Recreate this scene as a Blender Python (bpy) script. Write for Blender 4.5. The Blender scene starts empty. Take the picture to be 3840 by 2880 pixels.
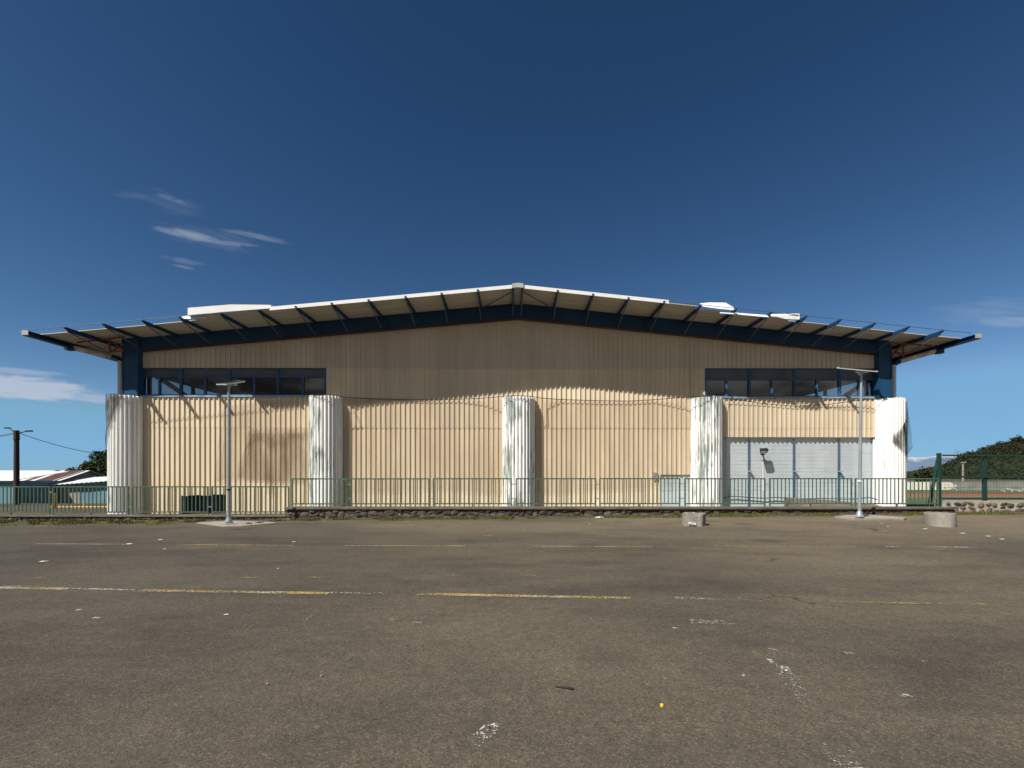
import bpy, math, random
from mathutils import Vector, Matrix, noise as mnoise
R = random.Random(7)
S = bpy.context.scene
C = S.collection
F, HX, HY, H = 1730.0, 1920.0, 1770.0, 1.7      # focal length and vanishing point (photo pixels), eye height
K = 0.028                                        # the facade is turned a little

# ------------------------------------------------------------------ helpers
def P(px, py, D):
    return Vector(((px - HX) / F * D, D, H + (HY - py) / F * D))
def Df(px, off=0.0):
    return (19.0 - off) / (1 - K * (px - HX) / F)
def W(px, py, off=0.0):                          # point on the facade, off = metres in front of it
    return P(px, py, Df(px, off))
def WX(px, off=0.0):
    return (px - HX) / F * Df(px, off)
def FY(x, off=0.0):
    return 19.0 + K * x - off
def sstep(a, b, t):
    t = max(0.0, min(1.0, (t - a) / (b - a)))
    return t * t * (3 - 2 * t)
def terr(x, y):
    g = .05 + .009 * max(-22, min(26, x))
    return g * sstep(11.5, 16.2, y) * (1 - sstep(17.6, 18.6, y))
def G(px, py, lift=0.0):                         # point on the parking ground under a pixel
    a, b = 1.0, 60.0
    y = F * H / max(1, (py - HY))
    for _ in range(12):
        x = (px - HX) / F * y
        y = F * (H - terr(x, y)) / (py - HY)
    x = (px - HX) / F * y
    return Vector((x, y, terr(x, y) + lift))

class MB:
    def __init__(s): s.v = []; s.f = []; s.m = []; s.t = []; s.cm = 0; s.ct = .5
    def face(s, idx): s.f.append(idx); s.m.append(s.cm); s.t.append(s.ct)
    def pts(s, pts):
        n = len(s.v); s.v += [tuple(p) for p in pts]; return n
    def quad(s, a, b, c, d):
        n = s.pts([a, b, c, d]); s.face((n, n+1, n+2, n+3))
    def hexa(s, p):                              # 8 corners: bottom ring 0-3, top ring 4-7
        n = s.pts(p)
        for q in ((3,2,1,0),(4,5,6,7),(0,1,5,4),(1,2,6,5),(2,3,7,6),(3,0,4,7)): s.face(tuple(n+i for i in q))
    def box(s, x0, x1, y0, y1, z0, z1):
        s.hexa([(x0,y0,z0),(x1,y0,z0),(x1,y1,z0),(x0,y1,z0),(x0,y0,z1),(x1,y0,z1),(x1,y1,z1),(x0,y1,z1)])
    def bar(s, a, b, w, h, up=Vector((0,0,1))):   # rectangular bar between two points
        a, b = Vector(a), Vector(b); d = (b - a).normalized()
        x = d.cross(up)
        if x.length < 1e-4: x = d.cross(Vector((0,1,0)))
        x.normalize(); z = x.cross(d).normalized()
        o = [(-w/2,-h/2),(w/2,-h/2),(w/2,h/2),(-w/2,h/2)]
        s.hexa([a + x*i + z*j for i, j in o] + [b + x*i + z*j for i, j in o])
    def tube(s, pts, r, n=8, cap=True):
        pts = [Vector(p) for p in pts]; k = len(pts)
        rr = r if isinstance(r, (list, tuple)) else [r]*k
        base = len(s.v)
        for i, p in enumerate(pts):
            d = (pts[min(i+1,k-1)] - pts[max(i-1,0)]).normalized()
            x = d.cross(Vector((0,0,1)))
            if x.length < 1e-3: x = Vector((1,0,0))
            x.normalize(); z = x.cross(d).normalized()
            for j in range(n):
                t = 2*math.pi*j/n
                s.v.append(tuple(p + (x*math.cos(t) + z*math.sin(t))*rr[i]))
        for i in range(k-1):
            for j in range(n):
                a = base+i*n+j; b = base+i*n+(j+1)%n
                s.face((a, b, b+n, a+n))
        if cap:
            s.face(tuple(base+j for j in reversed(range(n)))); s.face(tuple(base+(k-1)*n+j for j in range(n)))
    def grid(s, rows):                           # rows of points -> quads
        n = len(s.v); k = len(rows[0])
        for r in rows: s.v += [tuple(p) for p in r]
        for i in range(len(rows)-1):
            for j in range(k-1):
                a = n+i*k+j; s.face((a, a+1, a+k+1, a+k))
    def prism(s, poly, y0, y1, f=lambda x, y, z: (x, y, z)):   # polygon in (x,z) extruded along y
        n = len(poly)
        b = s.pts([f(x, y0, z) for x, z in poly] + [f(x, y1, z) for x, z in poly])
        s.face(tuple(range(b, b+n))); s.face(tuple(reversed(range(b+n, b+2*n))))
        for i in range(n):
            j = (i+1) % n; s.face((b+i, b+n+i, b+n+j, b+j))
    def slab(s, poly, z0, z1):                   # polygon in (x,y), z0/z1 functions or numbers
        fz0 = z0 if callable(z0) else (lambda x, y: z0); fz1 = z1 if callable(z1) else (lambda x, y: z1)
        n = len(poly)
        b = s.pts([(x, y, fz0(x, y)) for x, y in poly] + [(x, y, fz1(x, y)) for x, y in poly])
        s.face(tuple(reversed(range(b, b+n)))); s.face(tuple(range(b+n, b+2*n)))
        for i in range(n):
            j = (i+1) % n; s.face((b+i, b+j, b+n+j, b+n+i))
    def blob(s, c, rx, ry, rz, jit=.15, rot=0., sub=1):
        vs, fs = ICO[sub]; n = len(s.v); sd = R.random()*100
        cr, sr = math.cos(rot), math.sin(rot)
        for x, y, z in vs:
            k = 1 + jit*mnoise.noise(Vector((x*1.7+sd, y*1.7, z*1.7)))*1.8
            x, y, z = x*rx*k, y*ry*k, z*rz*k
            s.v.append((c[0]+x*cr-z*sr, c[1]+y, c[2]+x*sr+z*cr))
        for f in fs: s.face(tuple(n+i for i in f))
    def build(s, name, mats, parent=None, smooth=False, label=None):
        me = bpy.data.meshes.new(name)
        me.from_pydata(s.v, [], s.f)
        if not isinstance(mats, (list, tuple)): mats = [mats]
        for m in mats: me.materials.append(m)
        me.polygons.foreach_set('material_index', s.m)
        at = me.attributes.new('tone', 'FLOAT', 'FACE'); at.data.foreach_set('value', s.t)
        if smooth: me.polygons.foreach_set('use_smooth', [True]*len(s.f))
        me.update()
        o = bpy.data.objects.new(name, me); C.objects.link(o)
        if parent: o.parent = parent; o.matrix_parent_inverse = Matrix.Translation(-parent_loc(parent))
        if label: o['label'] = label
        return o
def parent_loc(p):                               # parts keep world coordinates; only the thing's Empty is offset
    return p.location.copy() if p.parent is None and p.type == 'EMPTY' else Vector((0,0,0))
import bmesh
ICO = {}
for _s in (1, 2):
    _b = bmesh.new(); bmesh.ops.create_icosphere(_b, subdivisions=_s, radius=1)
    _b.verts.index_update()
    ICO[_s] = ([tuple(v.co) for v in _b.verts], [tuple(v.index for v in f.verts) for f in _b.faces]); _b.free()

def thing(name, label, cat, loc=(0,0,0), group=None):
    o = bpy.data.objects.new(name, None); C.objects.link(o); o.location = loc; o.empty_display_size = .2
    return tag(o, label, cat, group)
def tag(o, label, cat, group=None, kind=None):
    o['label'] = label; o['category'] = cat
    if group: o['group'] = group
    if kind: o['kind'] = kind
    return o
def struct(o): o['kind'] = 'structure'; return o

# ------------------------------------------------------------------ materials
def lin(r, g, b):
    f = lambda c: (c/255/12.92) if c <= 10 else ((c/255+.055)/1.055)**2.4
    return (f(r), f(g), f(b))
class NT:
    def __init__(s, name):
        s.m = bpy.data.materials.new(name); s.m.use_nodes = True
        s.n = s.m.node_tree.nodes; s.l = s.m.node_tree.links
        s.b = s.n['Principled BSDF']; s.out = s.n['Material Output']
        s.tc = s.n.new('ShaderNodeTexCoord')
    def link(s, a, b): s.l.new(a, b)
    def mapping(s, scale=(1,1,1), loc=(0,0,0)):
        m = s.n.new('ShaderNodeMapping'); m.inputs['Scale'].default_value = scale; m.inputs['Location'].default_value = loc
        s.link(s.tc.outputs['Object'], m.inputs['Vector']); return m.outputs[0]
    def noise(s, scale, detail=4, vec=(1,1,1), rough=.55, loc=(0,0,0)):
        t = s.n.new('ShaderNodeTexNoise'); t.inputs['Scale'].default_value = scale
        t.inputs['Detail'].default_value = detail; t.inputs['Roughness'].default_value = rough
        s.link(s.mapping(vec, loc), t.inputs['Vector']); return t.outputs['Fac']
    def voro(s, scale, vec=(1,1,1), out='Distance', feature='F1'):
        t = s.n.new('ShaderNodeTexVoronoi'); t.feature = feature; t.inputs['Scale'].default_value = scale
        s.link(s.mapping(vec), t.inputs['Vector']); return t.outputs[out]
    def ramp(s, fac, stops):
        r = s.n.new('ShaderNodeValToRGB'); e = r.color_ramp.elements
        while len(e) < len(stops): e.new(.5)
        for i, (p, c) in enumerate(stops):
            e[i].position = p; e[i].color = (c, c, c, 1) if isinstance(c, (int, float)) else (*c, 1)
        s.link(fac, r.inputs[0]); return r.outputs[0]
    def mix(s, fac, a, b, mode='MIX'):
        m = s.n.new('ShaderNodeMix'); m.data_type = 'RGBA'; m.blend_type = mode
        for sock, v in ((m.inputs[0], fac), (m.inputs[6], a), (m.inputs[7], b)):
            if isinstance(v, (int, float)): sock.default_value = v if sock.type == 'VALUE' else (v, v, v, 1)
            elif isinstance(v, tuple): sock.default_value = (*v, 1)
            else: s.link(v, sock)
        return m.outputs[2]
    def math(s, op, a, b=0.0, clamp=False):
        m = s.n.new('ShaderNodeMath'); m.operation = op; m.use_clamp = clamp
        for i, v in enumerate((a, b)):
            if isinstance(v, (int, float)): m.inputs[i].default_value = v
            else: s.link(v, m.inputs[i])
        return m.outputs[0]
    def xyz(s):
        x = s.n.new('ShaderNodeSeparateXYZ'); s.link(s.tc.outputs['Object'], x.inputs[0]); return x.outputs
    def attr(s, name):
        a = s.n.new('ShaderNodeAttribute'); a.attribute_name = name; return a.outputs['Fac']
    def bump(s, h, strength=.3, dist=.01):
        b = s.n.new('ShaderNodeBump'); b.inputs['Strength'].default_value = strength; b.inputs['Distance'].default_value = dist
        s.link(h, b.inputs['Height']); s.link(b.outputs[0], s.b.inputs['Normal'])
    def col(s, c):
        if isinstance(c, tuple): s.b.inputs['Base Color'].default_value = (*c, 1)
        else: s.link(c, s.b.inputs['Base Color'])
    def set(s, rough=.6, metal=0, spec=None):
        s.b.inputs['Roughness'].default_value = rough; s.b.inputs['Metallic'].default_value = metal
        if spec is not None: s.b.inputs['Specular IOR Level'].default_value = spec
    def alpha(s, fac, fn=None):                  # fac 1 = solid
        t = s.n.new('ShaderNodeBsdfTransparent'); mx = s.n.new('ShaderNodeMixShader')
        if isinstance(fac, (int, float)): mx.inputs[0].default_value = fac
        else: s.link(fac, mx.inputs[0])
        s.link(t.outputs[0], mx.inputs[1]); s.link(s.b.outputs[0], mx.inputs[2]); s.link(mx.outputs[0], s.out.inputs[0])

def simple(name, c, rough=.6, metal=0, var=.15, scale=2., vec=(1,1,1), bump=0., spec=None, fine=0.):
    t = NT(name); n = t.noise(scale, 5, vec)
    dark = tuple(x*(1-var) for x in c); lite = tuple(min(1, x*(1+var)) for x in c)
    cc = t.ramp(n, [(.3, dark), (.7, lite)])
    if fine:
        f = t.noise(scale*14, 3, vec); cc = t.mix(1.0, cc, t.ramp(f, [(.3, 1-fine), (.7, 1+fine*.3)]), 'MULTIPLY')
    t.col(cc); t.set(rough, metal, spec)
    if bump: t.bump(t.noise(scale*6, 4), bump, .01)
    return t.m

def cladding_mat(name, c, dirt=.18):
    t = NT(name)
    streak = t.noise(1.0, 5, (3.2, 3.2, .25)); blot = t.noise(.55, 4, (1, 1, .7)); fine = t.noise(26, 2, (1, 1, .12))
    a = t.mix(t.ramp(streak, [(.35, 0.), (.75, 1.)]), c, tuple(x*(1-dirt) for x in c))
    a = t.mix(t.ramp(blot, [(.45, 0.), (.8, .5)]), a, (c[0]*.88, c[1]*.83, c[2]*.77))
    a = t.mix(1.0, a, t.ramp(fine, [(.3, .98), (.7, 1.01)]), 'MULTIPLY')
    rust = t.noise(3.5, 6, (1, 1, .5), .7)
    a = t.mix(t.ramp(rust, [(.70, 0.), (.80, .35)]), a, (.22, .13, .07))
    a = t.mix(1.0, a, t.ramp(t.attr('tone'), [(0, .925), (1, 1.04)]), 'MULTIPLY')
    t.col(a); t.set(.62, 0, .3)
    return t.m

CREAM = (.81, .69, .50)
M = {}
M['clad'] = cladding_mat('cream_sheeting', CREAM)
M['clad_top'] = cladding_mat('cream_sheeting_weathered', (.67, .59, .475), .14)  # darker, greyer cream for the gable sheets
M['blue'] = simple('navy_paint', (.009, .046, .115), .5, 0, .25, 1.2, (1,1,.4), spec=.35)
M['blue_post'] = simple('post_paint', (.011, .066, .150), .5, 0, .25, 1.2, (1,1,.4), spec=.35)  # lighter copy of the navy; light on the posts put into the colour
M['blue_frame'] = simple('frame_paint', (.042, .105, .21), .5, 0, .3, 3.0, spec=.3)
M['sill'] = simple('sill_paint', (.26, .36, .47), .5, 0, .3, 5.0, spec=.35)
M['soffit'] = simple('roof_sheet', (.50, .465, .40), .6, 0, .14, 1.4, (.4,3,1))
M['fascia'] = simple('white_flashing', (.86, .86, .84), .45, 0, .06, 2.0)
M['zinc'] = simple('zinc_grey', (.45, .45, .42), .5, .2, .2, 4.0)
M['red_steel'] = simple('red_oxide_steel', (.20, .045, .03), .6, 0, .25, 5.0)
M['pipe'] = simple('pipe_grey', (.70, .74, .78), .5, 0, .12, 3.0)
M['dirty_pipe'] = simple('pipe_dirty', (.70, .68, .65), .6, 0, .35, 3.5)
M['dark'] = simple('dark_interior', (.03, .03, .03), .8, 0, .2)
M['interior'] = simple('interior_wall', (.055, .052, .048), .8, 0, .2, .6)
M['rod'] = simple('rod_steel', (.10, .14, .17), .5, .3, .2, 6.0)
M['green'] = simple('green_paint', (.075, .130, .085), .5, 0, .25, 5.0, spec=.4, fine=.2)
M['green_dark'] = simple('dark_green_coating', (.010, .045, .036), .5, 0, .2, 5.0, spec=.4)
M['galv'] = simple('galvanised_steel', (.35, .40, .43), .42, .35, .12, 6.0, (1,1,.4), fine=.15)
M['white_metal'] = simple('white_metal', (.8, .8, .78), .4, 0, .08, 4.0)
M['black_plastic'] = simple('black_plastic', (.025, .025, .027), .5, 0, .2, 6.0)
M['rubber'] = simple('cable_rubber', (.02, .02, .022), .6, 0, .2, 6.0)
M['conc'] = simple('concrete', (.30, .275, .235), .85, 0, .28, 2.6, (1,1,.5), bump=.35, fine=.25)
M['conc_pale'] = simple('concrete_pale', (.32, .285, .235), .88, 0, .22, 2.0, bump=.3, fine=.2)
M['coping'] = simple('coping_concrete', (.155, .130, .10), .9, 0, .35, 2.2, bump=.5, fine=.3)
M['mortar'] = simple('mortar_dark', (.075, .062, .047), .95, 0, .4, 5.0, bump=.5)
M['mortar_pale'] = simple('mortar_pale', (.42, .385, .33), .95, 0, .25, 5.0, bump=.6, fine=.3)
M['white_paint'] = simple('white_paint', (.78, .78, .74), .7, 0, .12, 8.0)
M['paper'] = simple('paper', (.80, .79, .72), .8, 0, .08, 8.0)
M['yellow'] = simple('yellow_paint', (.62, .36, .06), .6, 0, .25, 4.0, fine=.2)
M['yellow_cap'] = simple('yellow_plastic', (.85, .55, .02), .4, 0, .1, 6.0)
M['bark'] = simple('bark', (.07, .055, .04), .9, 0, .3, 6.0, bump=.5)
M['wood_pole'] = simple('creosoted_wood', (.045, .032, .03), .85, 0, .3, 4.0, (1,1,.2))
M['teal'] = simple('teal_render', (.13, .26, .32), .8, 0, .18, .5)
M['grey_wall'] = simple('grey_render', (.30, .29, .27), .85, 0, .2, .5, fine=.15)
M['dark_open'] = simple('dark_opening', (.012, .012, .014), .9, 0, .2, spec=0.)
M['shed_roof'] = simple('weathered_white_sheet', (.66, .66, .63), .6, 0, .14, .8, (3, .3, 1))
M['red_brown'] = simple('rusty_sheet', (.085, .030, .024), .7, 0, .3, 1.2)
M['turf'] = simple('turf', (.085, .115, .028), .95, 0, .25, .2, fine=.25)
M['track'] = simple('track_red', (.30, .085, .055), .9, 0, .12, .3)
M['earth'] = simple('earth', (.075, .075, .04), .95, 0, .35, .08, fine=.25)
M['mountain'] = simple('far_mountain', (.075, .115, .17), 1., 0, .15, .002)  # blue of the distance haze is put into the base colour
M['hole_blue'] = simple('blue_block', (.045, .105, .155), .8, 0, .2, 2.0)
M['debris'] = simple('twig', (.03, .028, .025), .8, 0, .2, 8.0)
M['grey_rag'] = simple('grey_tape', (.28, .28, .28), .7, 0, .35, 14.)

def mk_stone(name, c, rust=True):
    t = NT(name); tone = t.attr('tone'); n = t.noise(9, 6)
    a = t.ramp(tone, [(0, tuple(x*.55 for x in c)), (.55, c), (.82, tuple(x*1.5 for x in c)), (1, (c[0]*1.7, c[1]*1.3, c[2]*.95))])
    a = t.mix(1.0, a, t.ramp(n, [(.25, .55), (.75, 1.3)]), 'MULTIPLY')
    lich = t.noise(4, 6, loc=(3, 0, 0)); a = t.mix(t.ramp(lich, [(.62, 0.), (.74, .6)]), a, (.13, .125, .07))
    t.col(a); t.set(.9); t.bump(t.noise(30, 5), .5, .01); return t.m
M['stone'] = mk_stone('basalt_stone', (.085, .070, .055))
M['stone_pale'] = mk_stone('field_stone', (.11, .085, .065))

def mk_flute(name, peel, rust):
    t = NT(name)
    n = t.noise(2.2, 8, (8.0, 8.0, .32), .66); n2 = t.noise(1.1, 3, (1, 1, .6))
    v = t.math('ADD', t.math('MULTIPLY', n, .7), t.math('MULTIPLY', n2, .45))
    v = t.math('ADD', v, t.math('MULTIPLY', t.math('SUBTRACT', t.attr('tone'), .5), .16))
    mask = t.ramp(v, [(peel, 0.), (peel+.025, 1.)])
    white = t.ramp(t.noise(1.5, 5, (4, 4, .4)), [(.3, (.78, .78, .74)), (.7, (.90, .90, .87))])
    bare = t.ramp(t.noise(5, 5, (2, 2, .4)), [(.3, (.20, .24, .225)), (.7, (.36, .41, .38))])
    a = t.mix(mask, white, bare)
    if rust: a = t.mix(t.ramp(t.noise(2.3, 6, (3, 3, .35)), [(.6, 0.), (.85, .45)]), a, (.20, .19, .15))
    t.col(a); t.set(.5, 0, .35); return t.m
M['flute_peel'] = mk_flute('peeling_white_paint', .622, True)
M['flute_clean'] = mk_flute('white_paint_sheet', .74, False)

def mk_block():
    t = NT('pale_blue_blockwork')
    x = t.xyz(); cx = t.n.new('ShaderNodeCombineXYZ'); t.link(x[0], cx.inputs[0]); t.link(x[2], cx.inputs[1])
    b = t.n.new('ShaderNodeTexBrick'); t.link(cx.outputs[0], b.inputs['Vector'])
    b.inputs['Scale'].default_value = 1; b.inputs['Mortar Size'].default_value = .006; b.inputs['Mortar Smooth'].default_value = .4
    b.inputs['Brick Width'].default_value = 1.1; b.inputs['Row Height'].default_value = .155; b.inputs['Bias'].default_value = -.2
    base = t.ramp(t.noise(.8, 5), [(.3, (.52, .60, .64)), (.7, (.60, .67, .69))])
    br = t.noise(1.1, 3, (1, 1, 3), loc=(5, 1, 2))
    jm = t.math('MULTIPLY', b.outputs['Fac'], t.ramp(br, [(.42, .15), (.6, 1.)]))
    a = t.mix(jm, base, (.20, .25, .29))
    a = t.mix(t.ramp(t.noise(2.5, 6, (3, 1, .3)), [(.62, 0.), (.85, .3)]), a, (.38, .38, .35))
    t.col(a); t.set(.8, 0, .25); t.bump(t.math('SUBTRACT', 1, jm), .4, .01); return t.m
M['block'] = mk_block()

def mk_asphalt(name='worn_asphalt'):
    t = NT(name)
    big = t.noise(.22, 5, (1, 1.6, 1), .6); mid = t.noise(.9, 6, (1, 1.8, 1), .62, (7, 3, 0)); bits = t.noise(9, 4)
    agg = t.voro(85, out='Color'); agd = t.voro(85); sep = t.n.new('ShaderNodeSeparateColor'); t.link(agg, sep.inputs[0])
    base = t.ramp(big, [(.30, (.072, .062, .047)), (.48, (.098, .084, .063)), (.68, (.124, .106, .078))])
    base = t.mix(t.ramp(mid, [(.46, 0.), (.72, .6)]), base, (.130, .110, .080))
    dk = t.noise(.45, 6, (.7, 1.6, 1), .62, (1, 17, 3)); base = t.mix(t.ramp(dk, [(.50, 0.), (.66, .72)]), base, (.058, .051, .041))
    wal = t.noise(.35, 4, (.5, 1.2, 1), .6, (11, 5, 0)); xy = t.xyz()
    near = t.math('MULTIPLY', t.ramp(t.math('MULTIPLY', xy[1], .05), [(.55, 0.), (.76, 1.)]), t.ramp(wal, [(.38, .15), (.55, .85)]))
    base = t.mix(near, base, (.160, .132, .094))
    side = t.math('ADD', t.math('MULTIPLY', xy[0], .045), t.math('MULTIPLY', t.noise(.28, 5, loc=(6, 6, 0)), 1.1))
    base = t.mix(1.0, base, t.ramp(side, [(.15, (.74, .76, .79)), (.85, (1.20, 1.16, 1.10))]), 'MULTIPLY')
    st = t.ramp(sep.outputs[0], [(0, .62), (.35, .90), (.85, 1.08), (1, 1.6)])
    base = t.mix(1.0, base, st, 'MULTIPLY')
    pit = t.ramp(t.noise(38, 4, loc=(3, 1, 0)), [(.30, .5), (.42, 1.)]); base = t.mix(.7, base, pit, 'MULTIPLY')
    base = t.mix(1.0, base, t.ramp(bits, [(.3, .86), (.7, 1.1)]), 'MULTIPLY')
    oil = t.voro(.42, (1, 1.3, 1)); base = t.mix(t.ramp(oil, [(.06, .55), (.22, 0.)]), base, (.035, .033, .030))
    cr = t.voro(.16, feature='DISTANCE_TO_EDGE')
    wob = t.n.new('ShaderNodeTexNoise'); wob.inputs['Scale'].default_value = 1.3; wob.inputs['Detail'].default_value = 5
    t.link(t.mapping(), wob.inputs['Vector'])
    vv = t.n.new('ShaderNodeVectorMath'); vv.operation = 'MULTIPLY_ADD'; vv.inputs[1].default_value = (1.6, 1.6, 0)
    t.link(wob.outputs['Color'], vv.inputs[0]); t.link(t.mapping((1, 1.5, 1)), vv.inputs[2])
    vo = t.n.new('ShaderNodeTexVoronoi'); vo.feature = 'DISTANCE_TO_EDGE'; vo.inputs['Scale'].default_value = .17; t.link(vv.outputs[0], vo.inputs['Vector'])
    crk = t.math('MULTIPLY', t.ramp(vo.outputs['Distance'], [(.0015, 1.), (.005, 0.)]), t.ramp(t.noise(.4, 3, loc=(2, 9, 4)), [(.55, 0.), (.64, .7)]))
    base = t.mix(crk, base, (.018, .017, .016))
    t.col(base); t.set(.93, 0, .25)
    h = t.math('ADD', t.math('MULTIPLY', agd, .6), t.math('MULTIPLY', t.noise(26, 5), .9))
    t.bump(h, .6, .009); return t.m
M['asphalt'] = mk_asphalt()

def mk_worn(name, c, lo, hi, s=22, pale=None):
    t = NT(name); a = t.noise(s, 5, (1, 1, 1), .7); b = t.noise(1.1, 3)
    v = t.math('ADD', t.math('MULTIPLY', a, .65), t.math('MULTIPLY', b, .35))
    fac = t.ramp(v, [(lo, 0.), (hi, 1.)])
    if pale: c = t.mix(t.ramp(t.noise(1.6, 4, loc=(4, 4, 0)), [(.45, 0.), (.62, 1.)]), c, pale)
    t.col(c); t.set(.85); t.alpha(fac); return t.m
M['line_yellow'] = mk_worn('worn_yellow_line', (.40, .285, .10), .43, .56, 26, (.42, .37, .26))
M['line_faint'] = mk_worn('faint_yellow_line', (.27, .19, .08), .46, .58, 20)
M['line_white'] = mk_worn('worn_white_paint', (.52, .51, .47), .52, .60, 26)
M['scuff'] = mk_worn('speckled_white_scuff', (.60, .59, .55), .525, .56, 46)
def mk_verge():
    t = NT('mossy_dirt_verge'); a = t.noise(2.2, 6, (1, 1, 1), .65); b = t.noise(9, 5, loc=(4, 0, 0))
    c = t.ramp(t.noise(1.6, 5, loc=(9, 2, 0)), [(.36, (.095, .078, .052)), (.50, (.085, .082, .036)), (.64, (.070, .088, .024))])
    c = t.mix(1.0, c, t.ramp(b, [(.3, .55), (.7, 1.35)]), 'MULTIPLY'); t.col(c); t.set(.95, 0, .1)
    t.alpha(t.ramp(t.math('ADD', t.math('MULTIPLY', a, .6), t.math('MULTIPLY', b, .4)), [(.35, 0.), (.43, 1.)])); t.bump(b, .8, .03); return t.m
M['verge'] = mk_verge()
M['chalk'] = mk_worn('chalk_strokes', (.27, .25, .21), .42, .55, 26)

def mk_glass():
    t = NT('dark_window_glass')
    tr = t.n.new('ShaderNodeBsdfTransparent'); tr.inputs[0].default_value = (.62, .66, .68, 1)
    gl = t.n.new('ShaderNodeBsdfGlossy'); gl.inputs['Roughness'].default_value = .02
    gl.inputs['Color'].default_value = (.85, .85, .85, 1)
    fr = t.n.new('ShaderNodeFresnel'); fr.inputs['IOR'].default_value = 1.55
    fac = t.math('ADD', fr.outputs[0], .03)
    mx = t.n.new('ShaderNodeMixShader'); t.link(fac, mx.inputs[0]); t.link(tr.outputs[0], mx.inputs[1]); t.link(gl.outputs[0], mx.inputs[2])
    t.link(mx.outputs[0], t.out.inputs[0]); t.n.remove(t.b); return t.m
M['glass'] = mk_glass()
def mk_translucent_panel():
    t = NT('transom_panel_grey'); x = t.noise(1.2, 4, (1, 1, .3))
    t.col(t.ramp(x, [(.3, (.05, .062, .075)), (.7, (.10, .115, .125))])); t.set(.4, 0, .4); return t.m
M['transom'] = mk_translucent_panel()

def mk_net(name, c, base, vary, scale=1.0, vec=(1.6, 1, .35)):
    t = NT(name); n = t.noise(scale, 5, vec, .6)
    fac = t.ramp(n, [(.35, max(0, base-vary)), (.68, min(1, base+vary))])
    t.col(c); t.set(.9, 0, .1); t.alpha(fac); return t.m
M['net'] = mk_net('fine_beige_netting', (.36, .27, .19), .17, .08)
M['net_pale'] = mk_net('fine_pale_netting', (.42, .38, .34), .13, .06)
M['net_torn'] = mk_net('torn_brown_netting', (.17, .11, .07), .25, .16, 1.3, (2.2, 1, .4))
M['net_dark'] = mk_net('dark_bunched_netting', (.030, .028, .026), .62, .42, 2.5, (3, 3, .5))
M['net_flap'] = mk_net('grey_green_netting', (.10, .17, .18), .55, .22, 1.6, (2, 2, .6))

def mk_leaf(name, c):
    t = NT(name); tone = t.attr('tone')
    t.col(t.ramp(tone, [(0, tuple(x*.55 for x in c)), (.5, c), (1, (c[0]*1.9, c[1]*1.6, c[2]*1.3))])); t.set(.7, 0, .2)
    return t.m
M['leaf'] = mk_leaf('foliage', (.035, .055, .014))
M['leaf_hill'] = mk_leaf('hill_foliage', (.027, .031, .012))
M['grass'] = mk_leaf('grass_blades', (.105, .125, .030))
M['dry'] = mk_leaf('dry_litter', (.16, .12, .06))

# ------------------------------------------------------------------ ground
mb = MB()
ys = [-40, -20, -8, 0, 4, 8, 10.5, 11.5] + [11.5 + .3*i for i in range(1, 25)] + [19.5, 21, 23, 25]
xs = [-75, -45] + [-30 + 2*i for i in range(29)] + [34, 45]
def edge(x, y): return terr(x, y)
rows = [[(x, y, terr(x, y)) for x in xs] for y in ys]
rows.append([(x, 31, -2.06) for x in xs])
mb.grid(rows)
mb.quad((45, -40, 0), (52, -40, -2.06), (52, 25, -2.06), (45, 25, 0))
mb.quad((45, 25, 0), (52, 25, -2.06), (52, 31, -2.06), (45, 31, -2.06))
mb.quad((-75, 25, 0), (-75, 31, -2.06), (-82, 31, -2.06), (-82, 25, -2.06))
mb.quad((-75, -40, 0), (-75, 25, 0), (-82, 25, -2.06), (-82, -40, -2.06))
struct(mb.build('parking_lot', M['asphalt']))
mb = MB(); mb.quad((-5000, -3000, -2.05), (5000, -3000, -2.05), (5000, 6000, -2.05), (-5000, 6000, -2.05))
struct(mb.build('ground', M['earth']))
mb = MB(); mb.quad((30, 48, -2.0), (240, 48, -2.0), (240, 140, -2.0), (30, 140, -2.0))
struct(mb.build('sports_field', M['turf']))
mb = MB(); mb.quad((30, 69, -1.99), (240, 69, -1.99), (240, 79, -1.99), (30, 79, -1.99))
struct(mb.build('running_track', M['track']))
mb = MB(); mb.quad((30, 68.3, -1.985), (240, 68.3, -1.985), (240, 68.95, -1.985), (30, 68.95, -1.985))
struct(mb.build('track_kerb', M['conc_pale']))

# painted lines: strips that follow the ground
def strip(mb, a, b, w, lift=.006):
    a, b = Vector(a), Vector(b); n = max(1, int((b-a).length/.3))
    d = (b-a).normalized(); s = Vector((-d.y, d.x, 0))*w/2
    r0, r1 = [], []
    for i in range(n+1):
        p = a + (b-a)*i/n
        for r, q in ((r0, p-s), (r1, p+s)): r.append((q.x, q.y, terr(q.x, q.y)+lift))
    mb.grid([r0, r1])
def pline(mb, x0, y0, x1, y1, w): strip(mb, G(x0, y0), G(x1, y1), w)
mb = MB()
for s in ((-120, 2203, 262, 2209), (530, 2215, 1237, 2226), (1565, 2228, 2365, 2244)): pline(mb, *s, .115)
for s in ((120, 2040, 492, 2042), (683, 2043, 1100, 2046), (1290, 2047, 1745, 2048)): pline(mb, *s, .075)
for s in ((1995, 2049, 2447, 2050), (2670, 2048, 3210, 2052)): pline(mb, *s, .07)
struct(mb.build('yellow_road_line', M['line_yellow']))
mb = MB()
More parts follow.
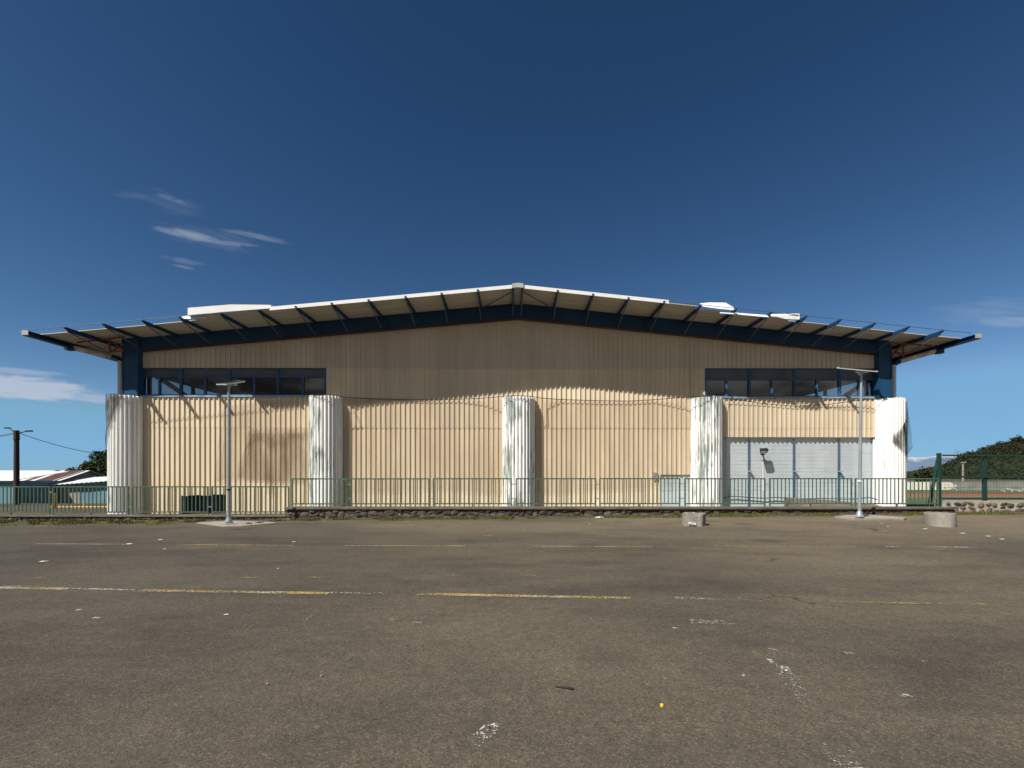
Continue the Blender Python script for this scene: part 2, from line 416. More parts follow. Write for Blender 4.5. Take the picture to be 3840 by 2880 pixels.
for s in ((2760, 2252, 3700, 2268), (130, 2167, 175, 2168), (375, 2167, 425, 2168), (915, 2167, 965, 2167), (1165, 2166, 1212, 2166), (1680, 2160, 1720, 2161),
          (1955, 2159, 2008, 2160), (3030, 2153, 3070, 2154), (3270, 2153, 3320, 2154), (2935, 1993, 2985, 1995), (3160, 1991, 3205, 1992), (3370, 1989, 3425, 1992),
          (1805, 2008, 1848, 2009), (2090, 2004, 2130, 2005), (2660, 1999, 2690, 2000), (855, 2015, 890, 2017)):
    pline(mb, *s, .09)
struct(mb.build('faint_road_line', M['line_faint']))
mb = MB()
for s in ((3460, 2051, 3860, 2055, .10), (262, 2208, 530, 2214, .07), (1237, 2224, 1580, 2226, .09), (2530, 2244, 2760, 2250, .12), (3320, 2050, 3375, 2051, .1), (1855, 2046, 1915, 2047, .1),
          (470, 2040, 490, 2038, .09), (-60, 2200, 95, 2199, .05), (1560, 2224, 1612, 2222, .10), (2740, 2249, 2785, 2248, .12)):
    pline(mb, *s)
for (px, py, l) in ((350, 2318, 22), (280, 2288, 25), (1150, 2310, 25), (1455, 2324, 20), (1545, 2335, 35), (1770, 2335, 30), (1945, 2365, 30), (2520, 2357, 25), (2880, 2435, 30), (3450, 2480, 45), (3170, 2450, 30), (3370, 2610, 45), (1140, 2322, 20)):
    pline(mb, px, py, px+l, py+1, .05)
struct(mb.build('white_paint_mark', M['line_white']))
mb = MB()
for (px, py, dx, dy, w) in ((1775, 2790, 30, -15, .10), (1795, 2775, 50, -45, .12), (1825, 2735, 45, -14, .07), (2935, 2500, 25, 40, .08), (2955, 2530, 40, 65, .14), (2990, 2590, 40, 50, .12), (3035, 2640, 8, 40, .06), (3100, 2790, 60, 45, .10), (3120, 2805, 60, 55, .16), (3165, 2840, 70, 70, .14), (3140, 2790, 80, 60, .06), (2880, 2470, 40, 35, .04)):
    pline(mb, px, py, px+dx, py+dy, w)
struct(mb.build('white_scuff', M['scuff']))
mb = MB()      # the faint chalk writing
def zc(x, y): return (2520 + x*.1356, 2280 + y*.1356)
for st in ([(600, 318), (540, 350), (530, 390), (555, 425), (600, 440)], [(640, 350), (690, 340), (700, 385)], [(690, 345), (770, 360), (785, 390), (750, 435)], [(770, 335), (865, 350), (880, 390), (850, 440)],
           [(890, 395), (965, 440)], [(980, 350), (1020, 400), (1045, 425)], [(1060, 380), (1130, 395), (1120, 425), (1090, 448)], [(1210, 345), (1240, 395), (1215, 440), (1280, 432)], [(1380, 350), (1370, 380), (1450, 405), (1520, 412)], [(1400, 425), (1500, 455), (1690, 450), (1800, 460)]):
    for a, b in zip(st, st[1:]): strip(mb, G(*zc(*a)), G(*zc(*b)), .035)
struct(mb.build('chalk_writing', M['chalk']))

# concrete pads at the lamp bases and the slab by the hall
mb = MB()
pad = [G(*p) for p in ((735, 1962), (860, 1953), (1010, 1958), (1040, 1962), (905, 1974), (830, 1975))]
mb.slab([(p.x, p.y) for p in pad], lambda x, y: terr(x, y)-.1, lambda x, y: terr(x, y)+.014)
struct(mb.build('concrete_pad', M['conc_pale']))
mb = MB()
pad = [G(*p) for p in ((3130, 1942), (3180, 1936), (3280, 1936), (3400, 1947), (3390, 1951), (3200, 1951))]
mb.slab([(p.x, p.y) for p in pad], lambda x, y: terr(x, y)-.1, lambda x, y: terr(x, y)+.05)
struct(mb.build('concrete_pad', M['conc_pale']))

# ------------------------------------------------------------------ the hall
hall = thing('sports_hall', 'wide cream metal-clad hall with fluted white columns and a broad gabled roof overhang', 'building', (0, 19, 0))
def lerp_fn(pts, off):                           # (px,py) polyline on the facade -> z as a function of x
    q = [W(px, py, off) for px, py in pts]
    q = [(p.x, p.z) for p in q]
    def f(x):
        if x <= q[0][0]: a, b = q[0], q[1]
        elif x >= q[-1][0]: a, b = q[-2], q[-1]
        else:
            for a, b in zip(q, q[1:]):
                if a[0] <= x <= b[0]: break
        if b[0] == a[0]: return b[1]
        return a[1] + (b[1]-a[1])*(x-a[0])/(b[0]-a[0])
    return f
PITCH = .2
def rib_xs(x0, x1):
    pts = [(x0, 0.)]
    k = math.floor(x0/PITCH) - 1
    while k*PITCH < x1 + PITCH:
        c = k*PITCH
        for dx, h in ((-.027, 0.), (-.018, .042), (.020, .042), (.025, 0.), (.10, 0.), (.10, .0005)):
            if x0 < c+dx < x1: pts.append((c+dx, h))
        k += 1
    pts.append((x1, 0.)); return pts
def clad(name, x0, x1, levels, off, mat, steps=()):
    """levels: list of z functions from top to bottom; each sheet i spans level i..i+1 and laps outwards by steps[i]"""
    mb = MB()
    for i in range(len(levels)-1):
        so = off + (steps[i] if i < len(steps) else 0)
        pr = rib_xs(x0, x1)
        wob = [.004*mnoise.noise(Vector((x*1.3, i*5.1, .3))) for x, h in pr]
        top = [(x, FY(x, so+h), levels[i](x)) for (x, h) in pr]
        bot = [(x, FY(x, so+h), levels[i+1](x) + w) for (x, h), w in zip(pr, wob)]
        bk = [(x, FY(x, so+h-.006), levels[i+1](x) + w) for (x, h), w in zip(pr, wob)]
        bkt = [(x, FY(x, so+h-.006), levels[i](x)) for (x, h) in pr]
        f0 = len(mb.f); mb.grid([top, bot, bk, bkt, top])
        for k_ in range(f0, len(mb.f)): mb.t[k_] = .5 + .9*mnoise.noise(Vector((math.floor((mb.v[mb.f[k_][0]][0]+.1)/1.0)*7.31, i*3.7+.5, off*9)))
    return mb.build(name, mat, hall)

cst = lambda z: (lambda x: z)
beam_lo = [(459, 1320), (524, 1312), (1000, 1273), (1942, 1191), (2700, 1271), (3291, 1326), (3343, 1331)]
beam_hi = [(459, 1262), (1000, 1220), (1942, 1140), (2700, 1219), (3307, 1277), (3343, 1281)]
gz = lerp_fn([(x, y-14) for x, y in beam_lo], 0)
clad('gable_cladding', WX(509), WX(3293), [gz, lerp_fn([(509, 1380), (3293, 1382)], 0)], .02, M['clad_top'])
# middle wall, full height between the two window bands
def zmid_bot(x):
    return .02
hole2 = (WX(2477), WX(2588)); hz2 = W(2530, 1780).z
mid_top = lerp_fn([(509, 1376), (3293, 1378)], 0)
seam = lerp_fn([(545, 1604), (3290, 1607)], 0)
xm0, xm1 = WX(1223), WX(2642)
wb = lerp_fn([(545, 1488), (3290, 1493)], 0)
clad('middle_cladding', xm0, hole2[0], [mid_top, seam, cst(.02)], -.015, M['clad'], (.012, 0))
clad('middle_cladding', hole2[0], hole2[1], [mid_top, seam, cst(hz2)], -.015, M['clad'], (.012, 0))
clad('middle_cladding', hole2[1], xm1, [mid_top, seam, cst(.02)], -.015, M['clad'], (.012, 0))
# lower left: torn opening near the ground
hx0, hx1 = WX(683), WX(851); hz = W(760, 1858).z
def tornz(x): return hz + .05*mnoise.noise(Vector((x*4, 2.2, 0))) + (.05 if x > WX(800) else 0)
xl0, xl1 = WX(500), xm0
for a, b, f in ((xl0, hx0, cst(.02)), (hx0, hx1, tornz), (hx1, xl1, cst(.02))):
    clad('lower_cladding', a, b, [wb, seam, f], .055, M['clad'], (.006, 0))
# lower right: short cladding above the blockwork
xr0, xr1 = WX(2588), WX(3330)
rb = lerp_fn([(2700, 1639), (3290, 1640)], .055)
clad('lower_cladding', xm1 - .0, xr1, [wb, seam, rb], .055, M['clad'], (.006, 0))

# block walls behind
mb = MB()
def wbox(mb, x0, x1, z0, z1, o0, o1):            # box along the turned facade, o0 front offset, o1 back offset
    mb.hexa([(x0, FY(x0,o0), z0), (x1, FY(x1,o0), z0), (x1, FY(x1,o1), z0), (x0, FY(x0,o1), z0),
             (x0, FY(x0,o0), z1), (x1, FY(x1,o0), z1), (x1, FY(x1,o1), z1), (x0, FY(x0,o1), z1)])
zwall = W(2700, 1500).z
wbox(mb, WX(851), WX(3345), -.1, 4.6, -.07, -.25)
wbox(mb, WX(455), hx0-.02, -.1, 4.6, -.07, -.25)
wbox(mb, hx0-.02, WX(851), hz+.2, 4.6, -.07, -.25)
mb.build('block_wall', M['block'], hall)
mb = MB(); wbox(mb, hx0-.3, hx1+.3, -.05, hz+.3, -.62, -.75); wbox(mb, hx0-.3, hx0-.02, -.05, hz+.3, -.26, -.61)
mb.build('recess_wall', M['hole_blue'], hall)
# backing behind the gable and the middle wall
mb = MB()
zt = W(1300, 1376).z
def zc_top(x): return gz(x) - .02
xs_ = [WX(462), WX(1223), WX(1942), WX(2642), WX(3340)]
for a, b in zip(xs_, xs_[1:]):
    mb.hexa([(a, FY(a,-.06), zt+.06), (b, FY(b,-.06), zt+.06), (b, FY(b,-.2), zt+.06), (a, FY(a,-.2), zt+.06),
             (a, FY(a,-.06), gz(a)), (b, FY(b,-.06), gz(b)), (b, FY(b,-.2), gz(b)), (a, FY(a,-.2), gz(a))])
wbox(mb, xm0-.02, xm1+.02, 4.6, zt+.06, -.07, -.2)
mb.build('inner_wall', M['interior'], hall)
# steel posts in the blockwork with small clamps
for px in (2811, 2980, 3149):
    mb = MB(); x = WX(px); wbox(mb, x-.045, x+.045, 0, W(px, 1645).z, -.035, -.075)
    p = mb.build('wall_post', M['blue_frame'], hall)
    mb = MB(); q = W(px, 1767); wbox(mb, x-.04, x+.075, q.z-.02, q.z+.015, .10, -.03)
    mb.build('clamp', M['zinc'], p)

# corner posts and the deep roof beam
for x0, x1, yt, yb in ((459, 518, 1262, 1482), (3294, 3343, 1279, 1490)):
    mb = MB(); a, b = WX(x0, .3), WX(x1, .3); zt_ = W((x0+x1)/2, yt, .3).z; zb_ = W((x0+x1)/2, yb, .3).z
    wbox(mb, a, b, zb_, zt_, .30, -.1)
    wbox(mb, a-.0, a+.03, zb_, zt_+.05, .33, .301); wbox(mb, b-.03, b, zb_, zt_-.35, .33, .301)
    if x0 < 1000: wbox(mb, a+.02, b-.02, zt_-.62, zt_-.60, .315, .302)
    mb.build('corner_post', M['blue_post'], hall)
zhi, zlo = lerp_fn(beam_hi, .27), lerp_fn(beam_lo, .27)
for xa, xb in ((WX(519), WX(1942)), (WX(1942), WX(3292.5))):
    mb = MB()
    for (o0, o1, dz0, dz1) in ((.24, .08, 0, 0), (.30, .07, 0, -1)):
        pass
    mb.hexa([(xa, FY(xa,.22), zlo(xa)), (xb, FY(xb,.22), zlo(xb)), (xb, FY(xb,.08), zlo(xb)), (xa, FY(xa,.08), zlo(xa)),
             (xa, FY(xa,.22), zhi(xa)+.1), (xb, FY(xb,.22), zhi(xb)+.1), (xb, FY(xb,.08), zhi(xb)+.1), (xa, FY(xa,.08), zhi(xa)+.1)])
    mb.hexa([(xa, FY(xa,.29), zlo(xa)-.002), (xb, FY(xb,.29), zlo(xb)-.002), (xb, FY(xb,.221), zlo(xb)-.002), (xa, FY(xa,.221), zlo(xa)-.002),
             (xa, FY(xa,.29), zlo(xa)+.02), (xb, FY(xb,.29), zlo(xb)+.02), (xb, FY(xb,.221), zlo(xb)+.02), (xa, FY(xa,.221), zlo(xa)+.02)])
    g = MB(); g.hexa([(xa, FY(xa,.25), zlo(xa)-.03), (xb, FY(xb,.25), zlo(xb)-.03), (xb, FY(xb,.08), zlo(xb)-.03), (xa, FY(xa,.08), zlo(xa)-.03),
             (xa, FY(xa,.25), zlo(xa)-.006), (xb, FY(xb,.25), zlo(xb)-.006), (xb, FY(xb,.08), zlo(xb)-.006), (xa, FY(xa,.08), zlo(xa)-.006)])
    g.build('rusty_flashing', M['red_brown'], hall)
    for px in (1459, 2412):
        x = WX(px)
        if xa < x < xb: wbox(mb, x-.02, x+.02, zlo(x)+.03, zhi(x)-.02, .27, .221)
    mb.build('roof_beam', M['blue'], hall)

# windows
def window(px0, px1, pxm, yt, ytr, yb, mull_l=True):
    fr = MB(); o0, o1 = .045, -.03
    x0, x1, xm = WX(px0), WX(px1), WX(pxm)
    pc = (px0+px1)/2
    z1, ztr, z0 = W(pc, yt).z, W(pc, ytr).z, W(pc, yb).z
    w = .048
    wbox(fr, x0, x0+w, z0, z1, o0, o1); wbox(fr, x1-w, x1, z0, z1, o0, o1)
    wbox(fr, x0+w, x1-w, z1-.03, z1, o0, o1); wbox(fr, x0+w, x1-w, ztr-.035, ztr+.035, o0-.004, o1)
    wbox(fr, x0+w, x1-w, z0, z0+.05, o0-.004, o1); wbox(fr, xm-.04, xm+.04, z0+.05, ztr-.035, o0-.002, o1)
    f = fr.build('window', M['blue_frame'], hall)
    for a, b in ((x0+w, xm-.04), (xm+.04, x1-w)):
        g = MB(); wbox(g, a, b, z0+.05, ztr-.035, -.004, -.012); g.build('pane', M['glass'], f)
    g = MB(); wbox(g, x0+w, x1-w, ztr+.035, z1-.03, -.002, -.02); g.build('transom_panel', M['transom'], f)
    g = MB(); wbox(g, x0, x1-.002, z0-.07, z0-.002, .13, -.03); g.build('sill', M['sill'], f)
lw = [(520, 680, 600), (681, 862, 771), (863, 1043, 955), (1044, 1222, 1137)]
for a, b, m in lw: window(a, b, m, 1381, 1413, 1484)
rw = [(2643, 2809, 2723), (2810, 2979, 2893), (2980, 3147, 3062), (3148, 3291, 3220)]
for a, b, m in rw: window(a, b, m, 1382, 1423, 1489)

# columns: fluted half cylinders
def column(cpx, Rr, ytop, mat, seed, zb=-.02):
    c = W(cpx, 1700); zt_ = H + (HY - ytop)/F*(c.y - Rr)
    n = 120; rows = [[], [], [], [], []]
    ang = [math.pi*i/n for i in range(n+1)]
    def rad(a): 
        k = math.cos(a*30); return Rr + .020*(1 if k > .35 else (-1 if k < -.35 else k/.35)) - .02
    def pt(a, z, dr=0): 
        r = rad(a)+dr; return (c.x - r*math.cos(a), c.y - r*math.sin(a), z)
    nz = 9
    mb = MB(); rr = []
    for i in range(nz):
        z = zb + (zt_-zb)*i/(nz-1)
        rr.append([pt(a, z + (.05*mnoise.noise(Vector((a*5, seed, 0))) if i == nz-1 else 0), .008*mnoise.noise(Vector((a*2, z*.8, seed)))) for a in ang])
    rr.append([pt(a, zt_ - .004, -.02) for a in ang]); rr.append([pt(a, zt_-.5, -.02) for a in ang])
    f0 = len(mb.f); mb.grid(rr)
    for i in range(f0, len(mb.f)):
        a_ = ((i-f0) % n)/n; mb.t[i] = .5 + .5*math.exp(-((a_-.30)/.16)**2) - .35*sstep(.5, .8, a_)
    col = mb.build('column', mat, hall)
    g = MB(); k = 24
    top = [(c.x - (Rr-.06)*math.cos(math.pi*i/k), c.y - (Rr-.06)*math.sin(math.pi*i/k)) for i in range(k+1)]
    g.slab(top, zt_-.20, zt_-.16); g.build('column_cap', M['conc'], col)
    return col
column(483, .655, 1479, M['flute_clean'], 1.3)
column(1225, .665, 1481, M['flute_peel'], 2.7)
column(1945, .675, 1484, M['flute_peel'], 4.1)
column(2646, .655, 1486, M['flute_peel'], 6.6)
column(3327, .61, 1491, M['flute_clean'], 8.2, .1)

# ---- roof
def TD(px): return 17.05 / (1 - K*(px - HX)/F)
def T(px, py): return P(px, py, TD(px))
def RY(x, back=0.): return 17.05 + K*x + back
ridge = T(1942, 1077); le = T(92, 1245); re_ = T(3676, 1258)
sl = (ridge.z - le.z)/(ridge.x - le.x); sr = (ridge.z - re_.z)/(re_.x - ridge.x)
def zr(x): return ridge.z + .04 - (sl*(ridge.x - x) if x < ridge.x else sr*(x - ridge.x))
roof = bpy.data.objects.new('roof', None); C.objects.link(roof); roof.parent = hall
roof.matrix_parent_inverse = Matrix.Translation((0, -19, 0))
YB = 60.
def sheet(x0, x1, back, ragged=0., sag=None):
    mb = MB(); nx = max(2, int((x1-x0)/1.0))
    yv = []
    y = 0.0
    while y < 9.0:
        for d, h in ((0, 0), (.035, .03), (.075, .03), (.11, 0)): yv.append((y+d, h))
        y += .25
    yv += [(20., 0.), (YB-19, 0.)]
    top, bot = [], []
    for i in range(nx+1):
        x = x0 + (x1-x0)*i/nx
        bk = back + ragged*mnoise.noise(Vector((x*.9, 3.3, 0)))
        top.append([(x, RY(x, bk+d), zr(x)+.02+h*.6) for d, h in yv])
        bot.append([(x, RY(x, bk+d), zr(x)+h*.6) for d, h in yv])
    mb.grid(top); mb.grid([list(reversed(r)) for r in bot])
    mb.grid([[r[0] for r in bot], [r[0] for r in top]])
    mb.grid([bot[0], top[0]]); mb.grid([bot[-1], top[-1]])
    return mb.build('roof_sheet', M['soffit'], roof)
xL, xR = T(96, 1240).x, T(3668, 1255).x
sA, sB, sC, sD, sE = (T(p, 1180).x for p in (704, 1942, 2508, 2622, 2992))
sheet(xL-.02, sA, .50, .04); sheet(sA, sB, 0.03); sheet(sB, sC, 0.03); sheet(sC, sD, .14, .04); sheet(sD, sE, .38, .05); sheet(sE, xR+.02, .62, .05)
# white edge flashing
def flash(x0, x1, h, drop=.10, lift=0., name='edge_flashing'):
    mb = MB(); n = max(1, int((x1-x0)/.6)); a = []; 
    for i in range(n+1):
        x = x0 + (x1-x0)*i/n; z = zr(x); l = lift(x) if callable(lift) else lift
        a.append((x, z, l))
    r = [[(x, RY(x, -.02), z-drop+.03+l) for x, z, l in a], [(x, RY(x, -.02), z+h+l) for x, z, l in a], [(x, RY(x, .20), z+h+.02+l) for x, z, l in a],
         [(x, RY(x, .20), z+h+.012+l) for x, z, l in a], [(x, RY(x, -.012), z+h-.008+l) for x, z, l in a], [(x, RY(x, -.012), z-drop+.03+l) for x, z, l in a]]
    mb.grid(r + [r[0]]); mb.grid([[q[0] for q in r[:3]], [q[0] for q in r[:2:-1]]]); mb.grid([[q[-1] for q in r[:3]], [q[-1] for q in r[:2:-1]]])
    return mb.build(name, M['fascia'], roof)
fx = T(1012, 1140).x
flash(fx, sB-.22, .06, .10)
flash(sB+.22, sC, .06, .10)
# lifted flashing board at the left
mb = MB()
zz = lambda px, py, d=0.: P(px, py, TD(px)+d)
for (pa, pb) in (((704, 1154, 1181), (870, 1141, 1167)), ((870, 1141, 1167), (1015, 1143, 1156))):
    a0, a1, b0, b1 = zz(pa[0], pa[2]), zz(pa[0], pa[1]), zz(pb[0], pb[2]), zz(pb[0], pb[1])
    d = Vector((0, .35, .04)); e = Vector((0, .012, 0))
    mb.hexa([a0, b0, b0+e, a0+e, a1, b1, b1+e, a1+e]); mb.hexa([a1-Vector((0,0,.012)), b1-Vector((0,0,.012)), b1+d-Vector((0,0,.012)), a1+d-Vector((0,0,.012)), a1+Vector((0,0,.002)), b1+Vector((0,0,.002)), b1+d, a1+d])
mb.build('edge_flashing', M['fascia'], roof, label='lifted white flashing board peeling from the roof edge')
# torn, folded sheets
def torn(pts, rise, name='torn_sheet', ribs=6, dep=.7):
    mb = MB(); rows = []
    for j in range(ribs*4+1):
        v = j/(ribs*4); h = .05*(1 if (j % 4) in (1, 2) else 0)
        row = []
        for i, (px, py, lo) in enumerate(pts):
            p = zz(px, lo + (py-lo)*v, .1 + dep*(1-v)*0 + dep*v)
            row.append((p.x, p.y, p.z + h))
        rows.append(row)
    mb.grid(rows); n = len(rows)
    mb.grid([[(x, y+.01, z-.012) for x, y, z in reversed(r)] for r in rows])
    return mb.build(name, M['fascia'], roof)
torn([(2625, 1142, 1147), (2660, 1138, 1153), (2690, 1138, 1157), (2722, 1138, 1160), (2752, 1157, 1163)], .3)
torn([(2700, 1173, 1176), (2800, 1180, 1183), (2860, 1184, 1188), (2890, 1186, 1190)], .1, ribs=2, dep=.2)
torn([(2885, 1183, 1186), (2940, 1180, 1190), (2975, 1178, 1196), (2998, 1178, 1198)], .2, ribs=3, dep=.3)
mb = MB()
a, b = zz(2900, 1185), zz(2996, 1179); a2, b2 = zz(2945, 1196), zz(2994, 1198)
mb.hexa([a2, b2, b2+Vector((0,.01,0)), a2+Vector((0,.01,0)), a, b, b+Vector((0,.01,0)), a+Vector((0,.01,0))]); mb.build('torn_sheet', M['fascia'], roof)
torn([(678, 1194, 1196), (712, 1183, 1194), (750, 1183, 1192), (775, 1190, 1192)], .2, ribs=2, dep=.3)
# ridge cap
mb = MB()
for x0, x1 in ((ridge.x-.21, ridge.x), (ridge.x, ridge.x+.21)):
    mb.hexa([(x0, RY(0,-.05), zr(x0)-.06), (x1, RY(0,-.05), zr(x1)-.06), (x1, RY(0,36), zr(x1)-.005), (x0, RY(0,36), zr(x0)-.005),
             (x0, RY(0,-.05), zr(x0)+.10), (x1, RY(0,-.05), zr(x1)+.10), (x1, RY(0,36), zr(x1)+.10), (x0, RY(0,36), zr(x0)+.10)])
mb.build('ridge_cap', M['zinc'], roof)
# purlins, struts
tips = [(246,1217),(389,1202),(536,1192),(675,1178),(829,1176),(970,1165),(1110,1153),(1245,1141),(1383,1128),(1521,1118),(1656,1107),(1792,1094),(1924,1083),(1958,1083),
        (2091,1097),(2223,1111),(2356,1127),(2489,1140),(2627,1144),(2759,1157),(2889,1170),(3021,1183),(3149,1198),(3278,1213),(3405,1229),(3533,1240)]
for px, py in tips:
    x = T(px, py).x; mb = MB()
    yb = 18.76 + K*x if WX(459) < x < WX(3343) else 27.
    zt_ = zr(x) - .003; h = .105
    if yb > 20: h = .14
    mb.hexa([(x-.035, RY(x, .22), zt_-h), (x+.035, RY(x, .22), zt_-h), (x+.035, yb, zt_-h), (x-.035, yb, zt_-h), (x-.035, RY(x, .22), zt_), (x+.035, RY(x, .22), zt_), (x+.035, yb, zt_), (x-.035, yb, zt_)])
    mb.hexa([(x-.035, RY(x, -.05), zt_-.045), (x+.035, RY(x, -.05), zt_-.045), (x+.035, RY(x, .22), zt_-h), (x-.035, RY(x, .22), zt_-h), (x-.035, RY(x, -.05), zt_), (x+.035, RY(x, -.05), zt_), (x+.035, RY(x, .22), zt_), (x-.035, RY(x, .22), zt_)])
    pu = mb.build('purlin', M['blue'], hall)
    if WX(459) - .9 < x < WX(3343) + .9 and px not in (1924, 1958):
        s = MB(); xb = min(max(x, WX(470)), WX(3335)); zb_ = (zlo(xb)+.03)
        s.bar((x, RY(x,.06), zt_-h+.01), (x, 18.70+K*x, zb_), .03, .03)
        s.build('strut', M['rod'], pu)
    elif px in (1924, 1958):
        s = MB(); s.bar((x, RY(x,.06), zt_-h+.01), (x, 18.70+K*x, zlo(x)+.05), .03, .03); s.build('strut', M['rod'], pu)
# diagonal rods beside the ridge
for a, b in ((1924, 1800), (1958, 2083)):
    s = MB(); xa = T(a, 1080).x; xb = T(b, 1095).x
    s.bar((xa, RY(xa, .1), zr(xa)-.13), (xb, 18.65+K*xb, zr(xb)-.1), .03, .03); s.build('brace_rod', M['rod'], hall)
# edge beams along both eaves
for x, sgn in ((xL, -1), (xR, 1)):
    mb = MB(); z1 = zr(x)-.004; z0 = z1-.17
    y0, y1 = RY(x), 58.
    mb.box(x-.015, x+.015, y0, y1, z0+.021, z1-.021); mb.box(x-.11, x+.11, y0, y1, z1-.02, z1); mb.box(x-.11, x+.11, y0, y1, z0, z0+.02)
    b = mb.build('eaves_beam', M['blue'], hall)
    g = MB(); g.box(x-.115, x+.115, y0-.03, y0-.002, z0+.02, z1+.012); g.build('end_plate', M['zinc'], b)
# wires along the purlin tips
def wire(name, pts, r, mat, sag=0., parent=None, n=6):
    mb = MB(); out = []
    for a, b in zip(pts, pts[1:]):
        a, b = Vector(a), Vector(b)
        for i in range(n):
            t = i/n; p = a.lerp(b, t); p.z -= sag*4*t*(1-t); out.append(p)
    out.append(Vector(pts[-1])); mb.tube(out, r, 5); return mb.build(name, mat, parent, True)
def tipP(px, py): x = T(px, py).x; return (x, RY(x, -.015), zr(x)+.02)
wire('edge_wire', [tipP(100, 1240)] + [tipP(*t) for t in tips[:5]], .011, M['rod'], .01, hall)
wire('edge_wire', [tipP(2489, 1140)] + [tipP(*t) for t in tips[18:]] + [tipP(3640, 1252)], .011, M['rod'], .012, hall)
# red bracing trusses under the side eaves
def truss(segs, D):
    mb = MB()
    for a, b in segs: mb.bar(P(*a, D), P(*b, D), .05, .05, Vector((0,1,0)))
    mb.build('eaves_truss', M['red_steel'], hall)
Z1 = lambda x, y: (x*.4521, 1000+y*.4521)
truss([(Z1(a,b), Z1(c,d)) for a,b,c,d in ((640,628,1030,583),(905,600,911,705),(915,612,1022,692),(918,706,1022,648),(880,712,1022,697))], 17.9)
Z2 = lambda x, y: (3000+x*.3797, 1150+y*.3797)
truss([(Z2(a,b), Z2(c,d)) for a,b,c,d in ((890,355,1300,385),(1020,370,1022,500),(1010,378,905,480),(905,420,1010,480),(905,462,1100,455))], 18.75)
# gutter pipes and downpipes
for (a, b, c, d, e, bx) in (((262, 1301, 18.3), (425, 1340, 19.3), (452, 1349, 19.05), (452, 1478), .115, 255), ((3520, 1314, 19.2), (3372, 1356, 19.85), (3351, 1364, 19.75), (3351, 1492), .105, 3527)):
    pa, pb, pc = P(*a), P(*b), P(*c); pd = P(*d, c[2]); pd.z -= .3
    mb = MB(); mb.tube([pa, pa.lerp(pb, .5), pb], e*.92, 14); g = mb.build('gutter_pipe', M['dirty_pipe'], hall, False)
    s = MB(); s.tube([pb, pb.lerp(pc, .6), pc + Vector((0,0,-.05))], e, 14); s.build('elbow', M['blue'], g)
    s = MB(); q = pa; s.box(q.x-.13, q.x+.13, q.y-.12, q.y+.10, q.z-.14, q.z+.20); s.build('outlet_box', M['blue'], g)
    s = MB(); s.tube([pc + Vector((0,0,-.06)), pd], e*.88, 14); s.build('downpipe', M['pipe'], hall, False)
# shell: side walls with an open glazed band, rear wall, floor
for x, sg in ((WX(462), 1), (WX(3340), -1)):
    mb = MB()
    y0 = FY(x, -.26); x2 = x + sg*.2
    a, b = min(x, x2), max(x, x2)
    mb.box(a, b, y0, 58, -.1, 4.75)
    mb.box(a, b, y0, 58, 5.85, zr(x)-.03)
    for k in range(14):
        yy = y0 + .9 + k*2.7; mb.box(a+.04, b-.04, yy, yy+.12, 4.75, 5.85)
    mb.build('side_wall', M['interior'], hall)
for x, sg in ((WX(462), 1), (WX(3340), -1)):     # leaning frame struts in the corners
    mb = MB(); mb.bar((x+sg*.35, 19.6, 5.9), (x+sg*1.5, 21.0, 4.7), .16, .16)
    mb.build('corner_strut', M['dark'], hall)
mb = MB(); mb.box(WX(462), WX(3340), 57.7, 58, -.1, 6.9); mb.box(WX(462)+.2, WX(3340)-.2, 19.9, 57.7, -.08, .04); mb.build('rear_wall', M['interior'], hall)

# ------------------------------------------------------------------ netting and cables on the facade
def net(name, label, mat, pts_top, pts_bot, o_top, o_bot, nz=8, seed=0., wav=.03):
    mb = MB(); rows = []
    n = 40
    def ev(pts, t):
        x = pts[0][0] + (pts[-1][0]-pts[0][0])*t
        for a, b in zip(pts, pts[1:]):
            if a[0] <= x <= b[0]: break
        return x, a[1] + (b[1]-a[1])*((x-a[0])/(b[0]-a[0]) if b[0] != a[0] else 0)
    for j in range(nz+1):
        v = j/nz; row = []
        for i in range(n+1):
            xa, ya = ev(pts_top, i/n); xb, yb = ev(pts_bot, i/n)
            px, py = xa + (xb-xa)*v, ya + (yb-ya)*v
            o = o_top + (o_bot-o_top)*v + wav*mnoise.noise(Vector((px*.02, py*.006, seed)))
            row.append(W(px, py, o))
        rows.append(row)
    mb.grid(rows)
    return tag(mb.build(name, mat, None, True), label, 'netting', 'pieces of netting hung on the facade')
net('netting', 'thin beige netting over the cream cladding between the second and the middle column', M['net'], [(1290, 1489), (1500, 1497), (1700, 1497), (1883, 1487)], [(1290, 1835), (1450, 1842), (1650, 1832), (1883, 1852)], .075, .085, wav=.012, seed=1)
net('netting', 'thin beige netting over the cream cladding between the middle and the fourth column', M['net'], [(2008, 1487), (2150, 1500), (2350, 1502), (2450, 1500), (2583, 1489)], [(2008, 1850), (2200, 1838), (2400, 1830), (2583, 1815)], .075, .085, wav=.012, seed=2)
net('netting', 'thin netting over the short cladding above the pale blue block wall', M['net_pale'], [(2710, 1493), (2900, 1520), (3000, 1524), (3150, 1512), (3268, 1496)], [(2710, 1825), (2900, 1800), (3100, 1778), (3268, 1755)], .15, .18, seed=3)
mb = MB()
